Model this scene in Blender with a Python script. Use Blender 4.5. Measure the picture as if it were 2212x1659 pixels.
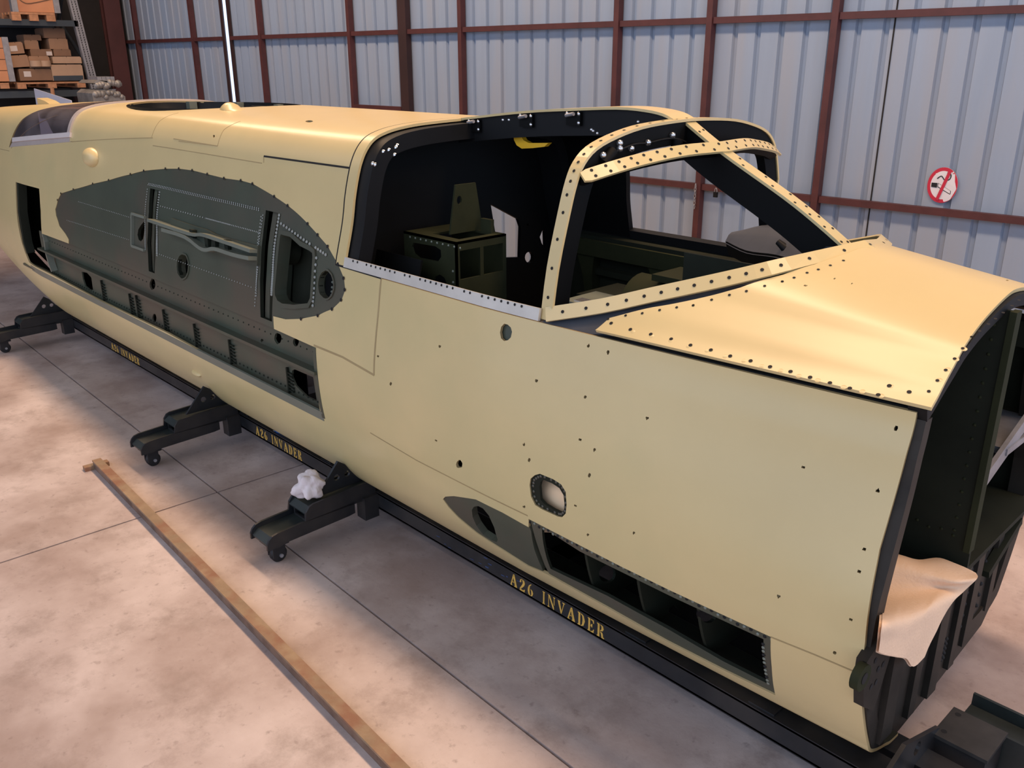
import bpy, bmesh, math, random
from mathutils import Vector, Matrix
from mathutils.bvhtree import BVHTree
from mathutils.geometry import delaunay_2d_cdt, intersect_point_line
random.seed(7)
for o in list(bpy.data.objects): bpy.data.objects.remove(o)
SC = bpy.context.scene; COL = SC.collection
K = 2.0/2.3                      # survey units -> metres (all tables below are in survey units)
YC = 2.86                        # fuselage centre line

# ------------------------------------------------------------------ camera
FPX, PITCH, ROLL, YAW, CAMZ = 1903.67, math.radians(20.1713), math.radians(-0.1883), math.radians(46.7259), 2.3
WALLYAW = math.radians(2.6584); WALLD = 6.9
_f = Vector((-math.sin(YAW)*math.cos(PITCH), math.cos(YAW)*math.cos(PITCH), -math.sin(PITCH)))
_r = Vector((math.cos(YAW), math.sin(YAW), 0)); _u = _r.cross(_f)
CR = _r*math.cos(ROLL)+_u*math.sin(ROLL); CU = -_r*math.sin(ROLL)+_u*math.cos(ROLL); CF = _f
CP = Vector((0, 0, CAMZ))
cam = bpy.data.cameras.new('camera'); cam.sensor_width = 36; cam.lens = FPX*36/2212; cam.clip_start = .05; cam.clip_end = 200
cob = bpy.data.objects.new('camera', cam); COL.objects.link(cob)
cob.matrix_world = Matrix(((CR.x, CU.x, -CF.x, 0), (CR.y, CU.y, -CF.y, 0), (CR.z, CU.z, -CF.z, CAMZ*K), (0, 0, 0, 1)))
SC.camera = cob

# ------------------------------------------------------------------ light and exposure
vs = SC.view_settings; vs.view_transform = 'Standard'; vs.look = 'None'; vs.gamma = 1; vs.use_curve_mapping = False
vs.exposure = 0.0
SC.cycles.max_bounces = 8; SC.cycles.use_denoising = True
w = bpy.data.worlds.new('sky'); SC.world = w; w.use_nodes = True
bg = w.node_tree.nodes['Background']; bg.inputs[0].default_value = (.60, .74, 1.0, 1); bg.inputs[1].default_value = 1.7
def area(name, loc, rot, sx, sy, power, col):
    l = bpy.data.lights.new(name, 'AREA'); l.shape = 'RECTANGLE'; l.size = sx*K; l.size_y = sy*K; l.energy = power; l.color = col
    o = bpy.data.objects.new(name, l); COL.objects.link(o); o.location = Vector(loc)*K; o.rotation_euler = rot; return o
WARM = (1.0, .70, .47)
area('tube_row_lamp', (-5.0, 3.5, 6.3), (0, 0, 0), 17, .55, 620, WARM)
area('tube_row_lamp', (-4.0, -2.6, 6.3), (0, 0, 0), 12, .3, 60, (1, .86, .70))

# ------------------------------------------------------------------ pixel survey helpers
def ray(x, y): return (CR*((x-1106)/FPX) - CU*((y-829.5)/FPX) + CF)
def on(x, y, ax, val):
    d = ray(x, y); t = (val-CP[ax])/d[ax]; return CP+d*t
def pX(x, y, X): p = on(x, y, 0, X); return (p.y, p.z)
def pY(x, y, Y): p = on(x, y, 1, Y); return (p.x, p.z)
WU = Vector((math.cos(WALLYAW), math.sin(WALLYAW), 0)); WN = Vector((-math.sin(WALLYAW), math.cos(WALLYAW), 0))
def onW(x, y, dd=0):
    d = ray(x, y); t = (WALLD-dd)/d.dot(WN); p = CP+d*t; return p.dot(WU), p.z
def wallpt(s, z, dd=0): return WU*s + WN*(WALLD-dd) + Vector((0, 0, z))

# ------------------------------------------------------------------ materials
def mat(name, base, rough=.5, metal=0, var=.12, scale=3, bump=0, bscale=40, col2=None, spec=.5, stretch=None, c2scale=None, c2w=(.45, .65)):
    m = bpy.data.materials.new(name); m.use_nodes = True; nt = m.node_tree; N = nt.nodes; L = nt.links
    b = N['Principled BSDF']; b.inputs['Roughness'].default_value = rough; b.inputs['Metallic'].default_value = metal
    b.inputs['Specular IOR Level'].default_value = spec
    tc = N.new('ShaderNodeTexCoord'); mp = N.new('ShaderNodeMapping'); L.new(tc.outputs['Object'], mp.inputs[0])
    if stretch: mp.inputs['Scale'].default_value = stretch
    n = N.new('ShaderNodeTexNoise'); n.inputs['Scale'].default_value = scale; n.inputs['Detail'].default_value = 6; n.inputs['Roughness'].default_value = .6
    L.new(mp.outputs[0], n.inputs[0])
    r = N.new('ShaderNodeValToRGB'); e = r.color_ramp.elements
    e[0].position = .3; e[1].position = .72
    e[0].color = tuple(c*(1-var) for c in base)+(1,); e[1].color = tuple(min(1, c*(1+var)) for c in base)+(1,)
    L.new(n.outputs[0], r.inputs[0]); out = r.outputs[0]
    if col2:
        n2 = N.new('ShaderNodeTexNoise'); n2.inputs['Scale'].default_value = c2scale or scale*2.3; n2.inputs['Detail'].default_value = 8
        L.new(mp.outputs[0], n2.inputs[0]); r2 = N.new('ShaderNodeValToRGB'); r2.color_ramp.elements[0].position = c2w[0]; r2.color_ramp.elements[1].position = c2w[1]
        L.new(n2.outputs[0], r2.inputs[0]); mx = N.new('ShaderNodeMixRGB'); mx.inputs[2].default_value = col2+(1,)
        L.new(r2.outputs[0], mx.inputs[0]); L.new(out, mx.inputs[1]); out = mx.outputs[0]
    L.new(out, b.inputs['Base Color'])
    if bump:
        n3 = N.new('ShaderNodeTexNoise'); n3.inputs['Scale'].default_value = bscale; n3.inputs['Detail'].default_value = 5; L.new(mp.outputs[0], n3.inputs[0])
        bp = N.new('ShaderNodeBump'); bp.inputs['Strength'].default_value = bump; bp.inputs['Distance'].default_value = .01
        L.new(n3.outputs[0], bp.inputs['Height']); L.new(bp.outputs[0], b.inputs['Normal'])
    return m
M = {}
M['yellow'] = mat('primer_paint', (.645, .495, .24), .31, var=.05, scale=1.6, col2=(.53, .445, .215), c2scale=1.1, c2w=(.5, .75))
M['yellow_d'] = mat('primer_seam', (.36, .26, .12), .6)
M['green'] = mat('green_paint', (.058, .066, .043), .45, var=.12, scale=4, col2=(.078, .066, .044), c2scale=2.5)
M['green_l'] = mat('green_paint_light', (.16, .17, .13), .38, var=.1)
M['rivl'] = mat('rivet_grey', (.26, .27, .24), .4)
M['lid'] = mat('worn_lid_steel', (.045, .04, .036), .35, var=.3, scale=12)
M['pale'] = mat('calico_cloth_lit', (.86, .60, .36), .8, var=.05)  # calico with albedo raised in place of light behind the small window
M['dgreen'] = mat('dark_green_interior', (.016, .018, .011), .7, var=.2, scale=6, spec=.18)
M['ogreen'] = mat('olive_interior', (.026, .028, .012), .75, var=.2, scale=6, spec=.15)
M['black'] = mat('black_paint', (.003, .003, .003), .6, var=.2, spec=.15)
M['blackg'] = mat('charcoal_paint', (.0075, .0075, .008), .55, var=.2, spec=.22)
M['coam'] = mat('anti_glare_grey', (.062, .066, .078), .5, var=.2, scale=5)
M['dark'] = mat('dark_gap', (.006, .005, .005), .8)
M['steel'] = mat('dolly_black_steel', (.011, .012, .014), .38, var=.35, scale=9, col2=(.030, .026, .024), c2scale=5)
M['steel_g'] = mat('dolly_greenish_steel', (.022, .027, .025), .4, var=.3, scale=8)
M['rubber'] = mat('rubber', (.010, .009, .010), .6)
M['bright'] = mat('bright_metal', (.75, .75, .76), .25, metal=.9, var=.1)
M['alu'] = mat('aluminium_strip', (.60, .55, .48), .4, metal=.15, var=.12, scale=6)
M['alup'] = mat('bare_aluminium', (.50, .42, .38), .4, metal=.2, var=.12, scale=6)
M['ystencil'] = mat('yellow_stencil_paint', (.62, .36, .07), .55, var=.25, scale=30)
M['yhandle'] = mat('yellow_handle', (.72, .40, .015), .4, var=.05)
M['sheet'] = mat('wall_sheet_paint', (.265, .335, .445), .45, var=.06, scale=1.2, stretch=(6, 6, .6), col2=(.29, .33, .40), c2scale=.8)
M['red'] = mat('red_oxide_steel', (.072, .020, .020), .55, var=.2, scale=8)
M['redc'] = mat('column_red_steel', (.075, .022, .022), .6, var=.2)
M['redd'] = mat('dark_red_steel', (.030, .011, .011), .6, var=.2)
M['lwall'] = mat('dark_block_wall', (.010, .008, .008), .8, var=.4, scale=3)
M['ceil'] = mat('roof_sheet', (.20, .19, .18), .7)
M['floorj'] = mat('joint_filler', (.13, .09, .075), .9)
M['rack'] = mat('rack_blue_grey', (.035, .045, .055), .45, var=.15)
M['galv'] = mat('galvanised', (.30, .29, .30), .45, metal=.4, var=.2, scale=12)
M['card'] = mat('cardboard', (.30, .17, .10), .8, var=.1, scale=5)
M['card2'] = mat('cardboard_brown', (.20, .11, .065), .8, var=.1, scale=5)
M['card3'] = mat('cardboard_pale', (.40, .26, .17), .8, var=.08, scale=5)
M['wood'] = mat('pallet_wood', (.42, .20, .10), .75, var=.25, scale=4, stretch=(1, 6, 6))
M['ply'] = mat('plywood_orange', (.55, .24, .115), .65, var=.12, scale=3, col2=(.40, .16, .08), c2scale=1.5)
M['paper'] = mat('paper', (.62, .58, .56), .8, var=.05)
M['label'] = mat('white_label', (.55, .48, .45), .8, var=.05)
M['rag'] = mat('rag_cloth', (.72, .62, .60), .85, var=.06, bump=.3, bscale=60)
M['pillow'] = mat('calico_cloth', (.80, .56, .38), .85, var=.05, bump=.25, bscale=120)
M['white'] = mat('white_sheet', (.62, .62, .70), .5, var=.03)
M['blue'] = mat('blue_plastic', (.02, .10, .34), .35)
M['chip'] = mat('blue_chip', (.03, .05, .12), .5)
M['signw'] = mat('sign_white', (.70, .68, .72), .5, var=.02)
M['signr'] = mat('sign_red', (.50, .02, .05), .5, var=.03)
M['signk'] = mat('sign_black', (.01, .01, .012), .5)
M['rust'] = mat('rust_tan', (.29, .19, .11), .7, var=.25, scale=6, col2=(.24, .11, .06), c2scale=9, bump=.3)
M['rustd'] = mat('rust_dark', (.15, .085, .055), .85, var=.4, scale=9, bump=.4, col2=(.20, .12, .08), c2scale=14)
M['casting'] = mat('engine_casting', (.25, .235, .22), .5, metal=.3, var=.3, scale=10)
M['brown'] = mat('brown_black_zinc', (.026, .021, .016), .55, var=.4, scale=7, spec=.25)

def floor_mat():
    m = bpy.data.materials.new('concrete'); m.use_nodes = True; nt = m.node_tree; N = nt.nodes; L = nt.links
    b = N['Principled BSDF']; b.inputs['Roughness'].default_value = .55
    g = N.new('ShaderNodeNewGeometry'); out = None
    def noise(s, d, ro=.6):
        n = N.new('ShaderNodeTexNoise'); n.inputs['Scale'].default_value = s; n.inputs['Detail'].default_value = d; n.inputs['Roughness'].default_value = ro
        L.new(g.outputs['Position'], n.inputs[0]); return n
    def ramp(n, p0, p1, c0, c1):
        r = N.new('ShaderNodeValToRGB'); r.color_ramp.elements[0].position = p0; r.color_ramp.elements[1].position = p1
        r.color_ramp.elements[0].color = c0; r.color_ramp.elements[1].color = c1; L.new(n.outputs[0], r.inputs[0]); return r
    a = ramp(noise(1.5, 8), .36, .64, (.36, .262, .228, 1), (.60, .485, .44, 1))
    s1 = ramp(noise(4.2, 9, .72), .50, .70, (0, 0, 0, 1), (1, 1, 1, 1))
    s2 = ramp(noise(26, 4, .6), .60, .74, (0, 0, 0, 1), (1, 1, 1, 1))
    s3 = ramp(noise(.85, 5), .52, .66, (0, 0, 0, 1), (1, 1, 1, 1))
    def mixc(prev, fac, col, k):
        mm = N.new('ShaderNodeMath'); mm.operation = 'MULTIPLY'; mm.inputs[1].default_value = k; L.new(fac.outputs[0], mm.inputs[0])
        x = N.new('ShaderNodeMixRGB'); x.inputs[2].default_value = col; L.new(mm.outputs[0], x.inputs[0]); L.new(prev.outputs[0], x.inputs[1]); return x
    x = mixc(a, s3, (.27, .18, .145, 1), .72); x = mixc(x, s1, (.25, .18, .15, 1), .62); x = mixc(x, s2, (.20, .14, .12, 1), .5)
    L.new(x.outputs[0], b.inputs['Base Color'])
    n = noise(60, 6); bp = N.new('ShaderNodeBump'); bp.inputs['Strength'].default_value = .12; bp.inputs['Distance'].default_value = .005
    L.new(n.outputs[0], bp.inputs['Height']); L.new(bp.outputs[0], b.inputs['Normal'])
    return m
M['floor'] = floor_mat()
def glass_mat():
    m = bpy.data.materials.new('dusty_plexiglass'); m.use_nodes = True; nt = m.node_tree; N = nt.nodes; L = nt.links
    b = N['Principled BSDF']; b.inputs['Base Color'].default_value = (.34, .30, .31, 1); b.inputs['Roughness'].default_value = .06
    tr = N.new('ShaderNodeBsdfTransparent'); tr.inputs[0].default_value = (.55, .50, .54, 1)
    mx = N.new('ShaderNodeMixShader'); n = N.new('ShaderNodeTexNoise'); n.inputs['Scale'].default_value = 3; n.inputs['Detail'].default_value = 6
    g = N.new('ShaderNodeNewGeometry'); L.new(g.outputs['Position'], n.inputs[0])
    r = N.new('ShaderNodeMapRange'); r.inputs[1].default_value = .35; r.inputs[2].default_value = .7; r.inputs[3].default_value = .14; r.inputs[4].default_value = .5
    L.new(n.outputs[0], r.inputs[0]); L.new(r.outputs[0], mx.inputs[0]); L.new(tr.outputs[0], mx.inputs[1]); L.new(b.outputs[0], mx.inputs[2])
    L.new(mx.outputs[0], N['Material Output'].inputs[0]); return m
M['glass'] = glass_mat()

# ------------------------------------------------------------------ object helpers
def setp(o, label=None, cat=None, group=None, kind=None):
    if label: o['label'] = label
    if cat: o['category'] = cat
    if group: o['group'] = group
    if kind: o['kind'] = kind
    return o
ORG = {}
def thing(name, loc, label=None, cat=None, group=None, kind=None):
    o = bpy.data.objects.new(name, None); o.empty_display_size = .1; COL.objects.link(o); o.location = Vector(loc)*K; ORG[o.name] = Vector(loc)
    return setp(o, label, cat, group, kind)
def link(name, verts, faces, mats, parent=None, mi=None, smooth=None, normals=None, org=None):
    o0 = ORG[parent.name] if parent else (Vector(org) if org is not None else Vector((0, 0, 0)))
    me = bpy.data.meshes.new(name); me.from_pydata([((Vector(v)-o0)*K)[:] for v in verts], [], faces)
    for m in (mats if isinstance(mats, (list, tuple)) else [mats]): me.materials.append(M[m])
    if mi: me.polygons.foreach_set('material_index', mi)
    if smooth is True: me.polygons.foreach_set('use_smooth', [True]*len(faces))
    elif smooth: me.polygons.foreach_set('use_smooth', smooth)
    me.update()
    if normals:
        me.polygons.foreach_set('use_smooth', [True]*len(faces)); me.normals_split_custom_set(normals)
    o = bpy.data.objects.new(name, me); COL.objects.link(o); ORG[o.name] = o0
    if parent: o.parent = parent
    else: o.location = o0*K
    return o
class MB:
    def __init__(s): s.v = []; s.f = []; s.m = []; s.s = []
    def add(s, vs_, fs, m=0, sm=False):
        n = len(s.v); s.v += [Vector(p) for p in vs_]; s.f += [tuple(i+n for i in f) for f in fs]; s.m += [m]*len(fs); s.s += [sm]*len(fs); return s
    def box(s, a, b, m=0):
        (x0, y0, z0), (x1, y1, z1) = a, b
        if x0 > x1: x0, x1 = x1, x0
        if y0 > y1: y0, y1 = y1, y0
        if z0 > z1: z0, z1 = z1, z0
        return s.add([(x0, y0, z0), (x1, y0, z0), (x1, y1, z0), (x0, y1, z0), (x0, y0, z1), (x1, y0, z1), (x1, y1, z1), (x0, y1, z1)],
            [(0, 3, 2, 1), (4, 5, 6, 7), (0, 1, 5, 4), (1, 2, 6, 5), (2, 3, 7, 6), (3, 0, 4, 7)], m)
    def obox(s, o, a, b, c, m=0):       # corner + three edge vectors
        o, a, b, c = map(Vector, (o, a, b, c)); P = [o, o+a, o+a+b, o+b, o+c, o+a+c, o+a+b+c, o+b+c]
        f = [(0, 3, 2, 1), (4, 5, 6, 7), (0, 1, 5, 4), (1, 2, 6, 5), (2, 3, 7, 6), (3, 0, 4, 7)]
        if a.cross(b).dot(c) < 0: f = [q[::-1] for q in f]
        return s.add(P, f, m)
    def prism(s, poly, d, m=0):         # 3D polygon extruded by vector d
        P = [Vector(p) for p in poly]; d = Vector(d); n = len(P)
        nn = sum(((P[i]-P[0]).cross(P[(i+1) % n]-P[0]) for i in range(n)), Vector())
        if nn.dot(d) > 0: P = P[::-1]
        return s.add(P+[p+d for p in P], [tuple(range(n)), tuple(range(2*n-1, n-1, -1))]+[(i, i+n, (i+1) % n+n, (i+1) % n) for i in range(n)], m)
    def tube(s, path, r, n=8, m=0, caps=True):
        P = [Vector(p) for p in path]; rings = []
        for i, p in enumerate(P):
            t = (P[min(i+1, len(P)-1)]-P[max(i-1, 0)]).normalized(); a = t.orthogonal().normalized() if i == 0 else (rings_a - t*rings_a.dot(t)).normalized()
            rings_a = a; b = t.cross(a); rr = r[i] if isinstance(r, (list, tuple)) else r
            rings.append([p+(a*math.cos(2*math.pi*k/n)+b*math.sin(2*math.pi*k/n))*rr for k in range(n)])
        vs_ = [q for R_ in rings for q in R_]; fs = [(i*n+k, i*n+(k+1) % n, (i+1)*n+(k+1) % n, (i+1)*n+k) for i in range(len(P)-1) for k in range(n)]
        s.add(vs_, fs, m, True)
        if caps: s.add(rings[0][::-1], [tuple(range(n))], m); s.add(rings[-1], [tuple(range(n))], m)
        return s
    def cyl(s, a, b, r, n=16, m=0): return s.tube([a, b], r, n, m)
    def dome(s, p, nrm, r, h, n=6, m=0):
        p, nrm = Vector(p), Vector(nrm).normalized(); a = nrm.orthogonal().normalized(); b = nrm.cross(a)
        c = [(math.cos(2*math.pi*k/n), math.sin(2*math.pi*k/n)) for k in range(n)]
        vs_ = [p+(a*x+b*y)*r for x, y in c]+[p+(a*x+b*y)*r*.6+nrm*h*.8 for x, y in c]+[p+nrm*h]
        return s.add(vs_, [(k, (k+1) % n, n+(k+1) % n, n+k) for k in range(n)]+[(n+k, n+(k+1) % n, 2*n) for k in range(n)], m, True)
    def disc(s, p, nrm, r, n=8, m=0, sq=1.0):
        p, nrm = Vector(p), Vector(nrm).normalized(); a = nrm.orthogonal().normalized(); b = nrm.cross(a)
        return s.add([p+(a*math.cos(2*math.pi*k/n)+b*math.sin(2*math.pi*k/n)*sq)*r for k in range(n)], [tuple(range(n))], m)
    def sweep(s, path, ups, w_, h0, h1, m=0, mtop=None, closed_ends=True):
        P = [Vector(p) for p in path]; U_ = [Vector(u_).normalized() for u_ in ups]; n = len(P); vs_ = []
        for i in range(n):
            t = (P[min(i+1, n-1)]-P[max(i-1, 0)]).normalized(); u_ = (U_[i]-t*U_[i].dot(t)).normalized(); sd = t.cross(u_)
            ww = w_[i] if isinstance(w_, (list, tuple)) else w_
            vs_ += [P[i]+sd*(-ww/2)+u_*h0, P[i]+sd*(ww/2)+u_*h0, P[i]+sd*(ww/2)+u_*h1, P[i]+sd*(-ww/2)+u_*h1]
        fs = []; mi = []
        for i in range(n-1):
            for k in range(4):
                k2 = (k+1) % 4; fs.append((i*4+k, (i+1)*4+k, (i+1)*4+k2, i*4+k2)); mi.append(mtop if (k == 2 and mtop is not None) else m)
        fs += [(0, 1, 2, 3), tuple((n-1)*4+k for k in (3, 2, 1, 0))]; mi += [m, m]
        b = len(s.v); s.v += vs_; s.f += [tuple(i+b for i in f) for f in fs]; s.m += mi; s.s += [False]*len(fs); return s
    def grid(s, rows, m=0, sm=True, flip=False):
        n = len(rows[0]); vs_ = [p for r_ in rows for p in r_]
        fs = [(i*n+j, i*n+j+1, (i+1)*n+j+1, (i+1)*n+j) for i in range(len(rows)-1) for j in range(n-1)]
        if flip: fs = [f[::-1] for f in fs]
        return s.add(vs_, fs, m, sm)
    def build(s, name, mats, parent=None, org=None, label=None, kind=None):
        o = link(name, s.v, s.f, mats, parent, s.m, s.s, org=org)
        return setp(o, label=label, kind=kind)
def copy_tree(o, dloc, parent=None):
    c = o.copy(); COL.objects.link(c); ORG[c.name] = ORG[o.name]
    if parent: c.parent = parent
    else: c.location = o.location+Vector(dloc)*K
    for ch in [q for q in bpy.data.objects if q.parent == o]: copy_tree(ch, dloc, c)
    return c

# ------------------------------------------------------------------ 2D triangulation with holes
def inpoly(p, poly):
    x, y = p; c = False; n = len(poly); j = n-1
    for i in range(n):
        xi, yi = poly[i]; xj, yj = poly[j]
        if (yi > y) != (yj > y) and x < (xj-xi)*(y-yi)/(yj-yi)+xi: c = not c
        j = i
    return c
def resample(poly, st):
    out = []
    for i in range(len(poly)):
        a, b = Vector(poly[i]), Vector(poly[(i+1) % len(poly)]); n = max(1, int(math.ceil((b-a).length/st)))
        out += [tuple(a.lerp(b, k/n)) for k in range(n)]
    return out
def segdist(p, poly):
    best = 9e9; P = Vector(p)
    for i in range(len(poly)):
        a, b = Vector(poly[i]), Vector(poly[(i+1) % len(poly)]); d = b-a; t = max(0, min(1, (P-a).dot(d)/max(d.length_squared, 1e-12)))
        best = min(best, (P-a-d*t).length_squared)
    return math.sqrt(best)
def cdt(outline, holes, inner=()):
    loops = [outline]+list(holes); V_ = []; E_ = []
    for lp in loops:
        b = len(V_); V_ += [Vector(q) for q in lp]; E_ += [(b+i, b+(i+1) % len(lp)) for i in range(len(lp))]
    V_ += [Vector(q) for q in inner]
    r = delaunay_2d_cdt(V_, E_, [], 0, 1e-6)
    v = [tuple(q) for q in r[0]]; tris = []
    bbs = [(min(q[0] for q in h), max(q[0] for q in h), min(q[1] for q in h), max(q[1] for q in h)) for h in holes]
    for f in r[2]:
        c = (sum(v[i][0] for i in f)/3, sum(v[i][1] for i in f)/3)
        if not inpoly(c, outline): continue
        if any(b[0] <= c[0] <= b[1] and b[2] <= c[1] <= b[3] and inpoly(c, h) for h, b in zip(holes, bbs)): continue
        a, b, d = (v[i] for i in f)
        if (b[0]-a[0])*(d[1]-a[1])-(b[1]-a[1])*(d[0]-a[0]) < 0: f = f[::-1]
        tris.append(tuple(f))
    return v, tris
def shell(name, outline, holes, posf, mats, parent, thick=.012, off=0, scl=(1, 1), st=.12, gst=.16, label=None, kind=None, flip=False):
    """skin panel on a parametric surface posf(a,b)->(point, outward normal); outline and holes in (a,b)"""
    S = lambda q: (q[0]*scl[0], q[1]*scl[1])
    o = resample([S(q) for q in outline], st); hs = [resample([S(q) for q in h], st) for h in holes]
    xs = [q[0] for q in o]; ys = [q[1] for q in o]; inner = []
    nx = int((max(xs)-min(xs))/gst)+1; ny = int((max(ys)-min(ys))/gst)+1
    for i in range(nx+1):
        for j in range(ny+1):
            p = (min(xs)+(max(xs)-min(xs))*(i+.5)/(nx+1), min(ys)+(max(ys)-min(ys))*(j+.5)/(ny+1))
            if inpoly(p, o) and segdist(p, o) > gst*.3 and all(segdist(p, h) > gst*.25 and not inpoly(p, h) for h in hs): inner.append(p)
    v, tr = cdt(o, hs, inner); pts = [posf(q[0]/scl[0], q[1]/scl[1]) for q in v]
    n = len(v); P = [p+nn*off for p, nn in pts]+[p+nn*(off-thick) for p, nn in pts]
    a, b, c = (P[i] for i in tr[len(tr)//2])
    if ((b-a).cross(c-a)).dot(pts[tr[len(tr)//2][0]][1]) < 0: tr = [t[::-1] for t in tr]
    ed = {}
    for t in tr:
        for k in range(3): ed[(t[k], t[(k+1) % 3])] = 1
    rim = [(i, j) for (i, j) in ed if (j, i) not in ed]
    F = []; mi = []; NN = []
    for t in tr: F.append(t); mi.append(0); NN += [pts[i][1][:] for i in t]
    k2 = 1 if len(mats) > 1 else 0; k3 = 2 if len(mats) > 2 else 0
    for t in tr: F.append((t[2]+n, t[1]+n, t[0]+n)); mi.append(k2); NN += [(-pts[i][1])[:] for i in (t[2], t[1], t[0])]
    for i, j in rim:
        f = (j, i, i+n, j+n); fn = (P[i]-P[j]).cross(P[i+n]-P[i]); fn = fn.normalized() if fn.length > 1e-12 else Vector((0, 0, 1))
        F.append(f); mi.append(k3); NN += [fn[:]]*4
    ob = link(name, P, F, mats, parent, mi, normals=NN)
    return setp(ob, label=label, kind=kind)
def plate(name, o, e1, e2, outline, holes, mats, parent, thick=.01, label=None, kind=None):
    o, e1, e2 = Vector(o), Vector(e1), Vector(e2); nn = e1.cross(e2).normalized()
    return shell(name, outline, holes, lambda a, b: (o+e1*a+e2*b, nn), mats, parent, thick, st=9, gst=9, label=label, kind=kind)
def plateX(name, X, outline, holes, mats, parent, thick=.01, **k):   # outline in (Y,Z), faces +X
    return plate(name, (X, 0, 0), (0, 1, 0), (0, 0, 1), outline, holes, mats, parent, thick, **k)
def plateY(name, Y, outline, holes, mats, parent, thick=.01, **k):   # outline in (X,Z), faces -Y
    return plate(name, (0, Y, 0), (1, 0, 0), (0, 0, 1), outline, holes, mats, parent, thick, **k)
def ell(cx, cy, rx, ry, n=20, rot=0):
    return [(cx+rx*math.cos(2*math.pi*k/n)*math.cos(rot)-ry*math.sin(2*math.pi*k/n)*math.sin(rot), cy+rx*math.cos(2*math.pi*k/n)*math.sin(rot)+ry*math.sin(2*math.pi*k/n)*math.cos(rot)) for k in range(n)]
def smooth(poly, n=3, closed=True):
    P = [Vector(q) for q in poly]; N_ = len(P); out = []
    for i in range(N_ if closed else N_-1):
        g = lambda k: P[k % N_] if closed else P[max(0, min(N_-1, k))]
        a, b, c, d = g(i-1), g(i), g(i+1), g(i+2)
        for k in range(n):
            t = k/n; out.append(tuple(.5*((2*b)+(c-a)*t+(2*a-5*b+4*c-d)*t*t+(3*b-a-3*c+d)*t**3)))
    if not closed: out.append(tuple(P[-1]))
    return out

# ------------------------------------------------------------------ fuselage surface
MID = [(.216, 0), (.216, .36), (.222, .48), (.250, .58), (.30, .645), (.42, .725), (.55, .77), (.66, .79), (.75, .802), (.885, .81), (1.04, .807), (1.195, .788), (1.30, .77), (1.44, .745),
       (1.62, .695), (1.73, .673), (1.82, .649), (1.885, .625), (1.94, .591), (1.98, .545), (2.004, .48), (2.020, .395), (2.032, .26), (2.04, 0)]
NOSE = [(.235, 0), (.237, .38), (.255, .48), (.295, .58), (.345, .615), (.45, .665), (.57, .71), (.67, .734), (.75, .735), (.885, .724), (1.04, .684), (1.195, .645), (1.30, .628), (1.437, .612)]+[(a, b) for a, b in MID[14:]]
def cr(tab, v):
    i = max(0, min(len(tab)-2, int(v))); t = v-i
    a, b, c, d = tab[max(i-1, 0)], tab[i], tab[i+1], tab[min(i+2, len(tab)-1)]
    if i == len(tab)-2 and len(tab) == 24: d = (tab[-2][0], -tab[-2][1])
    return tuple(.5*(2*b[k]+(c[k]-a[k])*t+(2*a[k]-5*b[k]+4*c[k]-d[k])*t*t+(3*b[k]-a[k]-3*c[k]+d[k])*t**3) for k in (0, 1))
def lerpt(x, tab):
    if x <= tab[0][0]: return tab[0][1]
    for (a, b), (c, d) in zip(tab, tab[1:]):
        if x <= c: return b+(d-b)*(x-a)/(c-a)
    return tab[-1][1]
def sec(X, v):
    z, d = cr(MID, v)
    if X > -2.4:
        z2, d2 = cr(NOSE, v); wt = min(1, ((X+2.4)/1.58))**1.3; z += (z2-z)*wt; d += (d2-d)*wt
    if X < -5.3 and z > 1.44: z = 1.44+(z-1.44)*lerpt(X, [(-11.5, .62), (-10, .76), (-8.3, .89), (-7, .965), (-5.3, 1)])
    if X < -8.0:
        s = -8.0-X; d *= 1-.035*s-.02*s*s*(1 if s < 3 else 0); z += (.10*s+.03*s*s)*max(0, (1.4-z)/1.2)
    return z, d
def spos(X, v, side=1):
    z, d = sec(X, v); return Vector((X, YC-side*d, z))
def sfun(side=1):
    def f(X, v):
        p = spos(X, v, side); h = .02
        tv = spos(X, min(23, v+h), side)-spos(X, max(0, v-h), side); tx = spos(X+h, v, side)-spos(X-h, v, side)
        n = tx.cross(tv)
        if n.length < 1e-9: n = Vector((0, 0, 1))
        n.normalize(); c = Vector((X, YC, 1.1))
        if n.dot(p-c) < 0: n = -n
        return p, n
    return f
NS, FS = sfun(1), sfun(-1)
def vnear(X, P, vmin=0, vmax=23):
    best = min(((spos(X, v/20)-P).length_squared, v/20) for v in range(int(vmin*20), int(vmax*20)+1)); return best[1]
_vs, _fs = [], []
_X = [-11.8+.1*i for i in range(111)]; _X[-1] = -.80
for X in _X:
    for k in range(93): _vs.append(spos(X, k/4))
for i in range(len(_X)-1):
    for k in range(92): a = i*93+k; _fs.append((a, a+1, a+94, a+93))
BV = BVHTree.FromPolygons(_vs, _fs)
def SP(x, y, deep=False):
    h = BV.ray_cast(CP, ray(x, y).normalized())
    P = h[0]
    if P is None:
        P = BV.find_nearest(on(x, y, 1, 2.2))[0]
    return (P.x, vnear(P.x, P))
def SPs(l): return [SP(*q) for q in l]
def crop6(l): return [(x*.3617, 350+y*.3617) for x, y in l]
def XF(Y): return -.812-.05*(Y-2.13)       # nose frame plane leans a little

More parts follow.
